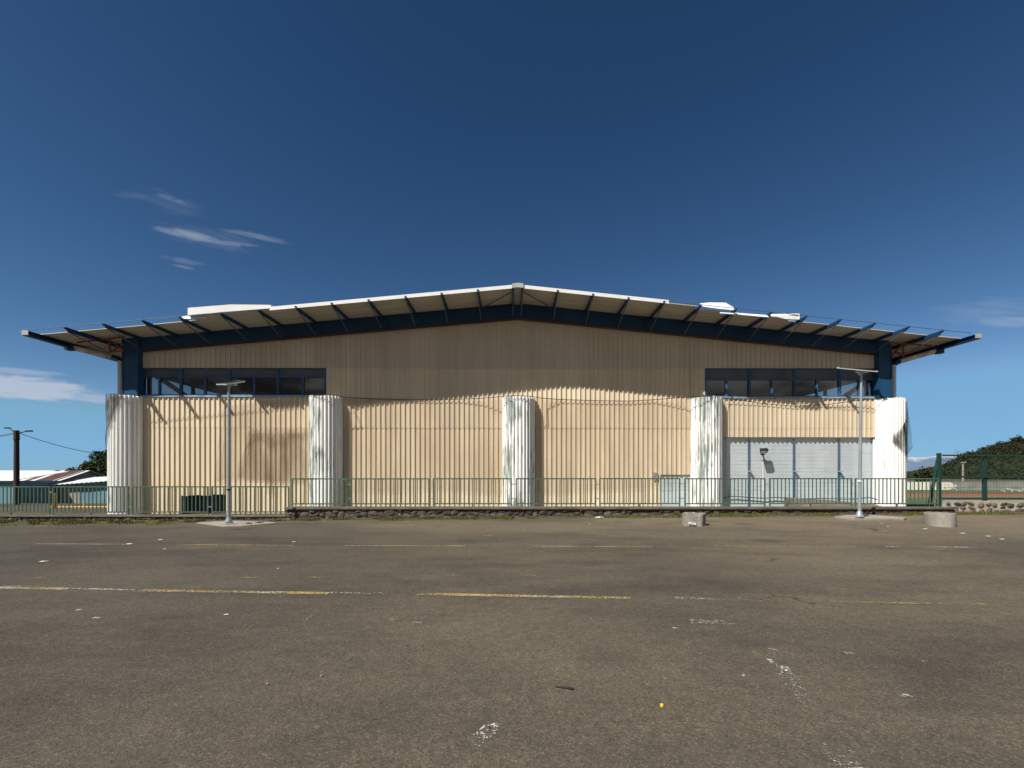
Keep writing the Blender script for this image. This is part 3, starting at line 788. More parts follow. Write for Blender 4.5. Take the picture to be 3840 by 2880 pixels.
def nsheet(mb, top, bot, o0, o1, nz=8, n=24, seed=0.):
    def ev(p, t):
        k = t*(len(p)-1); i = min(len(p)-2, int(k)); f = k-i
        return p[i][0]+(p[i+1][0]-p[i][0])*f, p[i][1]+(p[i+1][1]-p[i][1])*f
    rows = []
    for j in range(nz+1):
        v = j/nz; row = []
        for i in range(n+1):
            (xa, ya), (xb, yb_) = ev(top, i/n), ev(bot, i/n)
            px, py = xa+(xb-xa)*v, ya+(yb_-ya)*v
            row.append(W(px, py, o0+(o1-o0)*v + .03*mnoise.noise(Vector((px*.03, py*.008, seed)))))
        rows.append(row)
    mb.grid(rows)
nsheet(mb, [(928, 1622), (940, 1607), (985, 1609), (1040, 1605), (1100, 1608), (1158, 1603)], [(914, 1700), (945, 1655), (985, 1650), (1008, 1690), (1035, 1668), (1060, 1680), (1085, 1640), (1110, 1634), (1130, 1648), (1158, 1640)], .13, .15, 6, 40, 1)
nsheet(mb, [(945, 1625), (1000, 1625), (1080, 1625), (1158, 1622)], [(897, 1735), (890, 1790), (940, 1798), (1000, 1800), (1060, 1806), (1158, 1803)], .115, .14, 10, 40, 2)
nsheet(mb, [(1003, 1640), (1022, 1640)], [(998, 1855), (1026, 1850)], .15, .17, 8, 5, 3); nsheet(mb, [(1052, 1630), (1062, 1630)], [(1062, 1840), (1078, 1838)], .15, .17, 8, 5, 4)
tag(mb.build('netting', M['net_torn'], None, True), 'large torn brown netting with drooping folds beside the second column', 'netting', 'pieces of netting hung on the facade')
net('netting', 'narrow torn strip of netting hanging behind the left street lamp', M['net_torn'], [(834, 1525), (838, 1520), (845, 1530)], [(803, 1800), (825, 1808), (845, 1790)], .12, .16, 8, 5, .03)
net('netting', 'pale lower edge of netting sagging low on the cladding left of the second column', M['net'], [(862, 1520), (960, 1505), (1100, 1492), (1158, 1490)], [(846, 1795), (1000, 1808), (1100, 1815), (1158, 1812)], .10, .12, 8, 6, .03)
def colnet(name, label, mat, cpx, Rr, a0, a1, ztf, zbf, extra=.04, seed=0.):
    c = W(cpx, 1700); mb = MB(); rows = []
    for j in range(13):
        v = j/12; row = []
        for i in range(21):
            a = a0 + (a1-a0)*i/20; zt_, zb_ = ztf(i/20), zbf(i/20)
            z = zt_ + (zb_-zt_)*v; r = Rr + extra + .03*mnoise.noise(Vector((a*4, z*1.5, seed)))
            row.append((c.x - r*math.cos(a), c.y - r*math.sin(a), z))
        rows.append(row)
    mb.grid(rows)
    return tag(mb.build(name, mat, None, True), label, 'netting', 'pieces of netting hung on the facade')
colnet('netting', 'dark bunched netting hanging from the top of the leftmost column', M['net_dark'], 483, .655, .50, 2.0, lambda t: 4.74, lambda t: 2.0 + 2.62*t**.85, seed=1)
colnet('netting', 'dark crumpled netting clinging to the right side of the rightmost column', M['net_dark'], 3327, .61, 1.15, 2.75, lambda t: 3.25 + 1.5*t**1.6, lambda t: 2.9 - .9*t, seed=3)
mb = MB()
flap = [(3391, 1500), (3398, 1510), (3404, 1560), (3414, 1610), (3421, 1660), (3427, 1678), (3414, 1695), (3396, 1712)]
Dn = Df(3391) - .25; rows = [[], []]
for i, (px, py) in enumerate(flap):
    rows[1].append(P(px, py, Dn + .05*math.sin(i*1.3))); rows[0].append(P(3385, 1505 + i*30, Dn + .12))
fm = [[Vector(a).lerp(Vector(b), k/4) + Vector((0, .06*math.sin(k*2.2+i), 0)) for i, (a, b) in enumerate(zip(*rows))] for k in range(5)]
mb.grid(fm)
tag(mb.build('netting', M['net_flap'], None, True), 'loose grey-green flap of netting blowing out beyond the rightmost column', 'netting', 'pieces of netting hung on the facade')
def cable(label, pts, r=.014, o=.14):
    mb = MB(); v = [W(px, py, oo) for px, py, oo in pts]
    out = []
    for a, b in zip(v, v[1:]):
        for i in range(5): out.append(a.lerp(b, i/5))
    out.append(v[-1]); mb.tube(out, r, 5)
    tag(mb.build('cable', M['rubber'], None, True), label, 'cable', 'black cables strung along the facade')
cable('black cable draped from the second column top to the middle column top', [(1168, 1486, .5), (1190, 1483, .72), (1225, 1481, .74), (1260, 1483, .72), (1288, 1489, .3), (1400, 1496, .085), (1560, 1498, .085), (1720, 1497, .085), (1800, 1494, .18), (1860, 1489, .4), (1890, 1485, .6)])
cable('black cable draped from the middle column top to the fourth column top', [(1895, 1485, .68), (1945, 1484, .73), (1990, 1486, .68), (2030, 1493, .25), (2100, 1498, .085), (2250, 1503, .085), (2360, 1504, .085), (2450, 1499, .085), (2560, 1490, .3), (2600, 1486, .6)])
cable('black cable sagging from the fourth column to the rightmost column', [(2605, 1486, .68), (2645, 1486, .73), (2690, 1489, .6), (2730, 1494, .2), (2850, 1512, .13), (2980, 1524, .13), (3100, 1517, .13), (3200, 1504, .2), (3275, 1496, .3)])
for lab, pts in (('black hose lying along the foot of the pale blue block wall', [(2714, 1868, .05), (2730, 1862, .02), (2760, 1861, .02), (2820, 1866, .02), (2870, 1869, .03), (2905, 1865, .03), (2950, 1868, .03), (3000, 1871, .1), (3080, 1870, .15), (3200, 1872, .2), (3262, 1866, .5), (3290, 1874, .8)]),
                 ('thin black hose loop curling off the concrete slab', [(2945, 1905, .3), (2950, 1890, .25), (2962, 1878, .2), (2985, 1872, .15)])):
    mb = MB(); v = [W(*p) for p in pts]; out = []
    for i in range(len(v)-1):
        for k in range(4): out.append(v[i].lerp(v[i+1], k/4))
    out.append(v[-1]); mb.tube(out, .02, 6); tag(mb.build('hose', M['rubber'], None, True), lab, 'hose')
# raised concrete slab by the block wall
mb = MB()
a0, a1 = WX(2955, .3), WX(3480, .3)
mb.hexa([(a0+.0, 17.6, -.05), (a1, 17.6, -.05), (a1, FY(a1, .02), -.05), (a0, FY(a0, .02), -.05), (a0+.3, 18.4, .42), (a1, 17.9, .16), (a1, FY(a1, .02), .20), (a0, FY(a0, .02), .66)])
tag(mb.build('concrete_slab', M['coping']), 'sloping concrete slab at the foot of the pale blue block wall', 'slab')
# floodlight on the block wall
q = W(2866, 1693, .0); fl = thing('floodlight', 'black floodlight with white conduit on the pale blue block wall', 'floodlight', q)
def wq(px, py, o): return W(px, py, o)
mb = MB()
f0 = [(2849, 1686), (2877, 1684), (2882, 1690), (2874, 1700), (2850, 1700)]
n = len(f0); b = mb.pts([wq(x, y, .42) for x, y in f0] + [wq(x, y-5, .24) for x, y in f0])
mb.face(tuple(range(b, b+n))); mb.face(tuple(reversed(range(b+n, b+2*n))))
for i in range(n): j = (i+1) % n; mb.face((b+i, b+n+i, b+n+j, b+j))
hs = mb.build('housing', M['black_plastic'], fl)
mb = MB(); mb.hexa([wq(2853, 1697, .425), wq(2871, 1697, .425), wq(2871, 1697, .421), wq(2853, 1697, .421), wq(2855, 1692, .425), wq(2876, 1692, .425), wq(2876, 1692, .421), wq(2855, 1692, .421)]); mb.build('lens', M['grey_rag'], hs)
mb = MB(); mb.bar(wq(2860, 1706, -.06), wq(2860, 1700, .3), .06, .05); mb.bar(wq(2852, 1704, .1), wq(2868, 1704, .1), .05, .05); mb.build('bracket', M['black_plastic'], fl)
mb = MB(); mb.tube([wq(2862, 1706, -.05), wq(2863, 1842, -.05)], .016, 8); mb.build('conduit', M['white_metal'], fl)
# grey tape patch and a small bracket on the cladding
mb = MB()
rows = [[W(2451 + 16*i/4, 1772 + 30*j/5, .045 + .015*mnoise.noise(Vector((i*1.3, j*1.1, 0)))) for i in range(5)] for j in range(6)]
mb.grid(rows); mb.grid([[p + Vector((0, .02, 0)) for p in reversed(r)] for r in rows])
tag(mb.build('taped_patch', M['grey_rag']), 'crumpled grey patch stuck on the cladding above the railing', 'patch')

# ------------------------------------------------------------------ low walls and railings along the lot
DF = 16.8
def X(px, D=DF): return (px - HX)/F*D
def Zp(py, D=DF): return H + (HY - py)/F*D
def stones(mb, x0, x1, y, z0f, z1f, smin, smax, dep=.07):
    x = x0
    while x < x1:
        z = z0f(x)
        w = R.uniform(smin, smax)
        while z < z1f(x) - .02:
            h = min(R.uniform(.5, .85)*w, z1f(x)-z+.02)
            if z1f(x) - (z+h) < .05: h = z1f(x) - z
            mb.ct = R.random()
            mb.blob((x + w/2 + R.uniform(-.03, .03), y + R.uniform(-.01, .02), z + h/2), w*.54, dep*R.uniform(.35, .75), h*.54, .5, R.uniform(-.4, .4))
            z += h*.97
        x += w*R.uniform(.8, .95)
xw0, xw1 = X(1078), X(3560)
sw = thing('stone_wall', 'dark basalt stone wall with concrete coping below the long green railing', 'wall', ((xw0+xw1)/2, DF, 0))
mb = MB(); mb.box(xw0+.06, xw1, DF-.14, DF+.25, -.3, .36); mb.build('wall_core', M['mortar'], sw)
mb = MB(); stones(mb, xw0, xw1, DF-.15, lambda x: terr(x, DF-.2)-.10, lambda x: .365, .17, .42); mb.build('stonework', M['stone'], sw)
mb = MB(); nseg = 30; rows = []
for k in range(nseg+1):
    x = xw0-.02 + (xw1-xw0)*k/nseg; j = .012*mnoise.noise(Vector((x*2, 0, 0)))
    rows.append([(x, DF-.22+j, .36), (x, DF-.22+j, .425+j*.4), (x, DF+.27, .43), (x, DF+.27, .36)])
mb.grid(rows); mb.grid([[r[3], r[0]] for r in rows]); mb.face((0, 1, 2, 3)); mb.face(tuple(4*nseg+i for i in (3, 2, 1, 0)))
mb.build('coping', M['coping'], sw)
xw2 = X(-260)
lwl = thing('low_wall', 'low crumbling stone kerb wall with coping under the lower railing at left', 'wall', ((xw2+xw0)/2, DF, 0))
mb = MB(); mb.box(xw2, xw0+.05, DF-.14, DF+.25, -.4, .085); mb.build('wall_core', M['mortar'], lwl)
mb = MB(); stones(mb, xw2, xw0, DF-.15, lambda x: terr(x, DF-.2)-.08, lambda x: .09, .12, .28, .06); mb.build('stonework', M['stone'], lwl)
mb = MB(); rows = []
for k in range(nseg+1):
    x = xw2 + (xw0+.04-xw2)*k/nseg; j = .012*mnoise.noise(Vector((x*2, 4, 0)))
    rows.append([(x, DF-.20+j, .085), (x, DF-.20+j, .135+j*.4), (x, DF+.25, .14), (x, DF+.25, .085)])
mb.grid(rows); mb.grid([[r[3], r[0]] for r in rows])
mb.build('coping', M['coping'], lwl)

def railing(label, panels, zt, zb, zf, loc):
    rt = thing('green_railing', label, 'railing', loc, 'green tube railings along the lot')
    prev = None
    for a, b in panels:
        xa, xb = X(a)+.025, X(b)-.025; mb = MB(); s = .022
        dz = R.uniform(-.006, .006); dy = R.uniform(-.01, .01)
        yy = DF + dy
        mb.box(xa-s, xb+s, yy-s, yy+s, zt-2*s+dz, zt+dz); 
        mb.box(xa+s, xb-s, yy-s, yy+s, zb-s+dz, zb+s+dz)
        mb.box(xa-s, xa+s, yy-s, yy+s, zf, zt-2*s+dz); mb.box(xb-s, xb+s, yy-s, yy+s, zf, zt-2*s+dz)
        nb = max(2, round((xb-xa)/.141)); 
        for i in range(1, nb):
            x = xa + (xb-xa)*i/nb; w = .0115
            t = R.uniform(-.006, .006)
            mb.bar((x+t, yy, zb+s+dz), (x, yy, zt-2*s+dz), .026, .026, Vector((0,1,0)))
        xm = (xa+xb)/2; mb.box(xm-s, xm+s, yy-s, yy+s, zf, zb-s+dz)
        p = mb.build('railing_panel', M['green'], rt)
        for q in (xa, xb):
            mb = MB(); mb.box(q-.05, q+.05, yy-.05, yy+.05, zf-.002, zf+.008); mb.build('base_plate', M['galv'], p)
        if prev is not None and xa - prev < .4:
            for z in (zt-.22, zb+.19):
                mb = MB(); mb.box(prev+s, xa-s, DF-.014, DF+.014, z-.016, z+.016); mb.build('connector', M['galv'], p)
        prev = xb
    return rt
railing('lower run of green railing at left before the left column', [(-420, -119), (-108, 187), (197, 484), (494, 782), (793, 1085)], Zp(1823), Zp(1920), .137, (X(400), DF, .137))
railing('long raised run of green railing on the stone wall before the hall', [(1095, 1304), (1315, 1611), (1623, 1920), (1934, 2236), (2247, 2551), (2566, 2870), (2885, 3196), (3206, 3521)], Zp(1793), Zp(1889), .428, (X(2300), DF, .428))

# right: mortared wall with the tall green mesh fence
DM = 16.95
xa, xb = X(3532, DM), X(4560, DM)
mw = thing('stone_wall', 'pale-mortared field stone wall under the tall green mesh fence at right', 'wall', ((xa+xb)/2, DM, 0))
zt_ = Zp(1877, DM)
mb = MB(); mb.box(xa, xb, DM-.15, DM+.3, -.3, zt_); mb.build('wall_core', M['mortar_pale'], mw)
mb = MB(); x = xa + .12
while x < xb:
    w = R.uniform(.26, .5); zb_ = terr(x, DM-.2)-.02
    rows_ = R.choice(([.5, .5], [.34, .33, .33], [.62, .38], [.4, .6])); z = zb_
    for fr in rows_:
        h = (zt_-.03-zb_)*fr; mb.ct = R.random()
        mb.blob((x + R.uniform(-.05, .05), DM-.15, z + h/2 + R.uniform(-.02, .02)), w*R.uniform(.36, .46), .05, h*.42, .45, R.uniform(-.4, .4)); z += h
    x += w*.86
mb.build('stonework', M['stone_pale'], mw)
mf = thing('mesh_fence', 'tall dark green welded mesh fence standing on the stone wall at right', 'fence', (X(3522, DM), DM, .4))
s = .028
def mpost(px, z0, z1, w=.055): 
    mb = MB(); x = X(px, DM); mb.box(x-w, x+w, DM-.05, DM+.05, z0, z1); return mb.build('fence_post', M['green_dark'], mf)
mpost(3521, .32, Zp(1699, DM), .052); mpost(3692, zt_, Zp(1703, DM), .05); mpost(3868, zt_, Zp(1703, DM), .05); mpost(4180, zt_, Zp(1703, DM), .05)
mb = MB(); a, b = P(3517, 1725, DM+.02), P(3484, 1902, DM+.25); mb.bar(a, b, .10, .09); mb.build('brace', M['green_dark'], mf)
mb = MB()
for py in (1708, 1788, 1870): mb.box(X(3528, DM), X(4500, DM), DM-.10, DM-.052, Zp(py, DM)-.028, Zp(py, DM)+.028)
mb.build('rail', M['green_dark'], mf)
mb = MB(); x = X(3530, DM)
while x < X(4500, DM):
    mb.bar((x, DM-.04, Zp(1870, DM)), (x, DM-.04, Zp(1709, DM)), .0042, .0042, Vector((0,1,0))); x += .055
for py in (1727, 1748, 1768, 1808, 1828, 1850): mb.box(X(3530, DM), X(4500, DM), DM-.036, DM-.030, Zp(py, DM)-.004, Zp(py, DM)+.004)
mb.build('wire_mesh', M['green_dark'], mf)

# ------------------------------------------------------------------ lamps
def lamp(label, px, pyb, pyt, D, corners, zb=None):
    b = P(px, pyb, D); r = thing('solar_street_lamp', label, 'street lamp', b, 'solar street lamps before the hall')
    zt_ = P(px, pyt, D).z; cx = corners[0][0]
    topx = b.x + (0 if px < 2000 else P(3230, pyt, D).x - P(3223, pyt, D).x)
    mb = MB(); mb.tube([(b.x, b.y, b.z), (b.x + (topx-b.x)*.4, b.y, b.z + (zt_-b.z)*.4), (topx, b.y, zt_)], [.056, .048, .037], 16); po = mb.build('pole', M['galv'], r, False)
    mb = MB(); mb.tube([(b.x, b.y, b.z-.02), (b.x, b.y, b.z+.02)], [.16, .16], 4); mb.tube([(b.x, b.y, b.z+.02), (b.x, b.y, b.z+.16)], [.11, .063], 12); mb.build('base_plate', M['galv'], po)
    mb = MB(); z = b.z + (1.05 if px < 2000 else 1.13); mb.tube([(b.x+.001, b.y, z), (b.x+.001, b.y, z+.05)], .064, 16); mb.build('band', M['white_metal'] if px > 2000 else M['black_plastic'], po)
    c = [P(*q) for q in corners]; nrm = (c[1]-c[0]).cross(c[3]-c[0]).normalized()
    if nrm.z < 0: nrm = -nrm
    mb = MB(); mb.hexa([q - nrm*.03 for q in c] + c); pn = mb.build('solar_panel', M['white_metal'], r)
    m = sum(c, Vector())/4; ins = [q + (m-q)*.08 + nrm*.004 for q in c]
    mb = MB(); mb.hexa([q - nrm*.003 for q in ins] + ins); mb.build('solar_cell', M['solar'], pn)
    top = Vector((topx, b.y, zt_))
    mb = MB(); mb.bar(top + Vector((-.16, -.05, .02)), top + Vector((.22, .05, .03)), .16, .06); mb.build('lamp_head', M['zinc'], r)
    mb = MB(); mb.bar(top + Vector((0, 0, -.08)), m - nrm*.05, .07, .07); mb.tube([top + Vector((.05, 0, -.02)), top + Vector((.16, 0, 0)), m + Vector((.15, 0, -.04))], .018, 6); mb.build('bracket', M['zinc'], r)
t = NT('solar_cells'); t.col((.02, .022, .026)); t.set(.6, 0, .15); M['solar'] = t.m
lamp('galvanised solar lamp with tilted panel standing before the left window band', 858, 1958, 1444, 15.2, [(810, 1440, 14.8), (849, 1440, 14.8), (919, 1430, 15.65), (885, 1427, 15.85)])
lamp('galvanised solar lamp with flat level panel standing before the right-hand block wall', 3223, 1935, 1397, 15.2, [(3138, 1378, 14.95), (3293, 1392, 14.95), (3290, 1390.5, 15.45), (3145, 1376.5, 15.45)])

# ------------------------------------------------------------------ concrete planters
g0 = G(2600, 1976); g0.x = (2601-HX)/F*(g0.y+.33)
pl = thing('concrete_block', 'chipped grey octagonal concrete block with white paint mark on the asphalt', 'concrete block', (g0.x, g0.y+.35, g0.z))
sc = 14.25/F
oct_ = [(-43, 0), (-41, -.10), (-.02/sc*0+14, -.16), (22, -.14), (42, .02), (43, .28), (20, .50), (-22, .52), (-41, .34)]
poly = [((x)*sc*.9 + g0.x, g0.y + .16 + y*.85) for x, y in oct_]
mb = MB(); n = len(poly); nz = 6; rings = []
hgt = .385
for j in range(nz):
    v = j/(nz-1); rings.append([(x + .012*mnoise.noise(Vector((x*5, v*3, 1))), y + .012*mnoise.noise(Vector((x*5, v*3, 4))), g0.z + (.0 if j else .012*(i % 2)) + hgt*v + (.02*mnoise.noise(Vector((x*6, y*6, 2))) if j == nz-1 else 0)) for i, (x, y) in enumerate(poly)])
for r_ in rings: r_.append(r_[0])
mb.grid(rings)
tr = rings[-1][:-1]; b = mb.pts(tr); mb.face(tuple(range(b, b+n)))
mb.build('block_body', M['conc'], pl)
mb = MB()
for (x, y) in ((-.14, .1), (.10, .14)):
    mb.tube([(g0.x+x, g0.y+.16+y, g0.z+hgt-.03), (g0.x+x, g0.y+.16+y, g0.z+hgt+.014)], .07, 12)
mb.build('hole', M['dark_open'], pl)  # black discs on the top face; the holes' shade is their colour
mb = MB()
def bq(zx, zy, d=.0): px = 2480+zx*.1085; py = 1850+zy*.1085; return P(px, py, g0.y + .015 - (px-2580)*.0012 - d)
for poly_ in ([(930, 990), (1110, 1000), (1110, 1022), (950, 1018)], [(935, 1018), (970, 1020), (975, 1048), (935, 1045)], [(1075, 1022), (1110, 1022), (1110, 1072), (1075, 1068)], [(975, 1045), (1075, 1052), (1075, 1072), (975, 1062)], [(1125, 1020), (1195, 1012), (1175, 1045), (1205, 1082), (1130, 1090)]):
    q = [bq(*p) for p in poly_]; q2 = [p + Vector((0, .006, 0)) for p in q]
    b = mb.pts(q + q2); k = len(q); mb.face(tuple(range(b, b+k)))
    for i in range(k): j = (i+1) % k; mb.face((b+i, b+k+i, b+k+j, b+j))
mb.build('paint_mark', M['white_paint'], pl)
g1 = G(3524, 1978); rx, ry = .365, .38; hg = .40; cy = g1.y + ry; gx1 = (3524-HX)/F*cy
ring = thing('concrete_planter', 'round hollow concrete ring planter near the right end of the stone wall', 'planter', (gx1, cy, g1.z))
mb = MB(); n = 40; prof = [(1.0, 0), (1.01, .12), (1.0, .3), (.985, hg-.015), (.96, hg), (.80, hg), (.78, hg-.03), (.76, .18)]
mb.grid([[(gx1 + rx*k*math.cos(2*math.pi*i/n)*(1+.012*mnoise.noise(Vector((math.cos(i*.3)*2, z*4, 0)))), cy + ry*k*math.sin(2*math.pi*i/n), g1.z + z + .012*mnoise.noise(Vector((i*.4, z, 7)))) for i in range(n)] + [(gx1 + rx*k, cy, g1.z+z)] for k, z in prof])
mb.build('planter_wall', M['conc'], ring, False)
mb = MB(); mb.slab([(gx1 + rx*.77*math.cos(2*math.pi*i/24), cy + ry*.77*math.sin(2*math.pi*i/24)) for i in range(24)], g1.z+.1, g1.z+.22); mb.build('soil', M['mortar'], ring)

# ------------------------------------------------------------------ weeds, litter
mb = MB()
def blade(mb, x, y, h, w):
    z = terr(x, y) - .01; a = R.uniform(0, 6.28); dx, dy = math.cos(a)*w, math.sin(a)*w
    l = R.uniform(-.6, .6)*h; m = R.uniform(-.6, .6)*h
    n = mb.pts([(x-dx, y-dy, z), (x+dx, y+dy, z), (x+l, y+m, z+h)]); mb.face((n, n+1, n+2))
cnt = 0
while cnt < 26000:
    px = R.uniform(-200, 4000); x = X(px, 16.4)
    d = mnoise.noise(Vector((x*.55, 1.7, 0)))*.5 + .5 + .35*mnoise.noise(Vector((x*2.3, 7.7, 0)))
    if px < 760: d += .45
    if 760 < px < 1000 or 3150 < px < 3290: d -= .5
    if 1000 < px < 1150: d -= .35
    if R.random() > d: continue
    width = 1.3 if px < 760 else .6
    t_ = abs(R.gauss(0, .45)); y = DF - .24 - t_*width
    if px > 3545: y -= .03
    if mnoise.noise(Vector((x*1.3, y*2.2, 3.3))) < -.05 + .4*t_*.6: continue
    mb.ct = min(1, max(0, R.gauss(.42, .22))); h = R.uniform(.035, .12)*(1.2 - min(1, t_*.6)) * (1.0 if px > 900 else 1.1)
    mb.cm = 1 if R.random() < (.42 if px < 900 else .25) else 0
    blade(mb, x, y, h, R.uniform(.006, .014)); cnt += 1
tag(mb.build('grass', [M['grass'], M['dry']]), 'ragged strip of weeds and dry grass along the foot of the stone walls', 'grass', kind='stuff')
mbv = MB()
for (p0, p1, wd) in ((-260, 740, 1.5), (1000, 1150, .35), (1150, 3140, .55), (3290, 3460, .5), (3545, 4300, .8)):
    r0, r1, r2 = [], [], []
    n_s = int((p1-p0)/25)
    for k in range(n_s+1):
        x = X(p0 + (p1-p0)*k/n_s, 16.4); yb_ = DF-.10; yf = DF-.2 - wd*(.55+.45*mnoise.noise(Vector((x*.8, 5, 1)))+.2*mnoise.noise(Vector((x*3.1, 5, 1))))
        ym = (yb_+yf)/2
        r0.append((x, yf, terr(x, yf)+.004)); r1.append((x, ym, terr(x, ym)+.022)); r2.append((x, yb_, terr(x, yb_)+.045))
    mbv.grid([r0, r1, r2])
struct(mbv.build('verge', M['verge'], None, True))
# tufts in the pads
mb = MB()
for px, py in ((935, 1967), (975, 1963)):
    q = G(px, py)
    for _ in range(90): mb.ct = R.random()*.6; blade(mb, q.x+R.gauss(0, .07), q.y+R.gauss(0, .05), R.uniform(.03, .11), .008)
tag(mb.build('weed_tuft', M['grass']), 'small dark weed tufts at the edge of the left lamp pad', 'weeds', kind='stuff')
# paper scraps
scr = [(602, 2024, .10), (617, 2059, .07), (1102, 2032, .08), (165, 2106, .14), (485, 2040, .14), (3470, 1984, .12), (3705, 2011, .10), (3757, 2022, .13), (3610, 2000, .14), (848, 2306, .05), (1042, 2133, .03), (2212, 1965, .05), (3330, 1975, .06), (3305, 1962, .06), (1215, 1955, .06), (1530, 1958, .05)]
for px, py, s_ in scr:
    q = G(px, py); mb = MB(); a = R.uniform(-.3, .3)
    s_ *= .45; rows = [[(q.x + (i/3-.5)*s_*2*math.cos(a), q.y + (j/2-.5)*s_*1.2 + (i/3-.5)*s_*math.sin(a), q.z + .006 + .014*abs(mnoise.noise(Vector((i*.9+px, j*1.1, 0))))) for i in range(4)] for j in range(3)]
    mb.grid(rows); mb.grid([[(x, y, z-.004) for x, y, z in reversed(r)] for r in rows])
    tag(mb.build('paper_scrap', M['paper']), 'small white scrap of litter lying flat on the asphalt', 'litter', 'white scraps scattered on the asphalt')
q = G(2243, 1941.0); mb = MB(); mb.blob((q.x, q.y-.25, q.z+.03), .16, .06, .035, .4); tag(mb.build('litter_bag', M['paper']), 'crumpled pale rag lying at the grass edge right of centre', 'litter')
q = G(1065, 1950); mb = MB(); mb.bar((q.x-.2, q.y, q.z+.03), (q.x+.2, q.y+.05, q.z+.035), .09, .03); tag(mb.build('wood_plank', M['conc_pale']), 'short pale plank lying at the step of the stone wall', 'plank')
q0, q1 = G(2083, 2578), G(2150, 2588); mb = MB(); q0.z += .008; q1.z += .010; mb.tube([q0, q0.lerp(q1, .5) + Vector((0, .006, .001)), q1], [.006, .008, .009], 7)
tag(mb.build('stick', M['debris'], None, True), 'short black stick lying on the asphalt in the foreground', 'stick')
q = G(2482, 2649); mb = MB(); mb.tube([q + Vector((0, 0, 0)), q + Vector((0, 0, .012)), q + Vector((0, 0, .018))], [.012, .0125, .010], 14)
cap = mb.build('bottle_cap', M['yellow_cap']); tag(cap, 'bright yellow plastic cap lying on the asphalt in the foreground', 'cap')
for px, py, s_, lab, m_ in ((1206, 2537, .012, 'small grey pebble on the asphalt at lower left of centre', 'conc'), (1003, 2567, .009, 'tiny orange-tan pebble on the asphalt at lower left', 'yellow'), (2789, 2535, .012, 'small pale pebble on the asphalt right of the yellow cap', 'conc_pale')):
    q = G(px, py); mb = MB(); mb.blob((q.x, q.y, q.z+s_*.6), s_*1.2, s_, s_*.8, .3); tag(mb.build('pebble', M[m_]), lab, 'pebble')

# ------------------------------------------------------------------ left background
def PL(px, py, D): return P(px, py, D)
hs_ = thing('long_shed', 'long low shed with white corrugated roof striped by rusty sheets', 'shed', (-55, 56, -2))
De, Dr = 53.8, 58.0
zg = -2.05
ze, zrd = Zp(1810, De), Zp(1766, Dr)
xr_ = X(205, De); xl_ = -75.
def roofp(x, t, dz=0.): return (x, De-.5 + (Dr-De+.5)*t, ze-.1 + (zrd-ze+.1)*t + dz)
mb = MB()
a = [(xl_, De, zg), (xr_, De, zg), (xr_, De, ze), (xl_, De, ze)]
mb.box(xl_, xr_, De, De+.2, ze-.55, ze-.1); mb.box(xr_-.2, xr_, De+.2, 62, zg, ze-.1); mb.box(xl_, xr_, 61.8, 62, zg, ze)
for k in range(8): x = xr_ - .3 - k*2.6; mb.box(x-.2, x+.2, De, De+.2, zg, ze-.55)
mb.box(xl_, xr_-1.2, De, De+.2, zg, zg+.75)
mb.prism([(De, ze-.1), (Dr, zrd-.15), (62.2, ze-.1)], xr_-.2, xr_, lambda y, x, z: (x, y, z))
mb.build('shed_wall', M['grey_wall'], hs_)
mb = MB(); mb.box(xl_, xr_-.3, De+1.5, De+1.7, zg, ze-.3); mb.build('dark_interior', M['dark_open'], hs_)  # black sheet behind the openings, painting the shade inside the shed
mb = MB()
def rslab(mb, x0, x1, y0, z0, y1, z1, th=.06):
    mb.hexa([(x0,y0,z0),(x1,y0,z0),(x1,y1,z1),(x0,y1,z1),(x0,y0,z0+th),(x1,y0,z0+th),(x1,y1,z1+th),(x0,y1,z1+th)])
rslab(mb, xl_-.3, xr_+.3, De-.5, ze-.1, Dr, zrd); rslab(mb, xl_-.3, xr_+.3, 62.7, ze-.1, Dr, zrd)
ro = mb.build('shed_roof', M['shed_roof'], hs_)
for p0, p1 in ((75, 92), (115, 178), (186, 194)):
    mb = MB(); x0, x1 = X(p0+6, De), X(p1+6, De); rslab(mb, x0, x1, De-.5, ze-.1+.064, Dr-.1, zrd-.003+.064, .02); mb.build('rusty_sheet', M['red_brown'], ro)
mb = MB(); mb.box(-57.5, -52, De-.55, De-.5, ze-.30, ze-.1); mb.build('gutter', M['grey_wall'], hs_)
lt = thing('lean_to', 'teal-walled lean-to with white corrugated roof beside the striped shed', 'outbuilding', (-47, 51, -2))
D2 = 50.
x0, x1 = X(222, D2), X(480, D2)
mb = MB(); mb.box(x0+.4, x1, D2, D2+.2, zg, Zp(1815, D2)); mb.box(x1-.2, x1, D2+.2, D2+6, zg, Zp(1815, D2)+.6); mb.build('outbuilding_wall', M['teal'], lt)
mb = MB(); mb.box(x0+.2, X(300, D2), D2-.04, D2-.005, zg, Zp(1822, D2)); mb.build('wall_panel', M['grey_wall'], lt)
mb = MB(); n = 60; top = []; bot = []
for i in range(n+1):
    x = x0 - .3 + (x1-x0+.3)*i/n; h = .05*(1 if i % 4 in (1, 2) else 0); t_ = i/n
    bot.append((x, D2-.6, Zp(1817, D2) - .02 + t_*.55 + h)); top.append((x, D2+4.5, Zp(1817, D2) + .72 + t_*.35 + h))
mb.grid([bot, top, [(x, y, z-.05) for x, y, z in top], [(x, y, z-.05) for x, y, z in bot], bot]); mb.build('outbuilding_roof', M['fascia'], lt)
th = thing('teal_house', 'teal rendered house end wall at the far left behind the railing', 'house', (-52, 46, -2))
D3 = 46.
mb = MB(); mb.box(-66, X(52, D3), D3, D3+5, zg, Zp(1806, D3)); mb.build('house_wall', M['teal'], th)
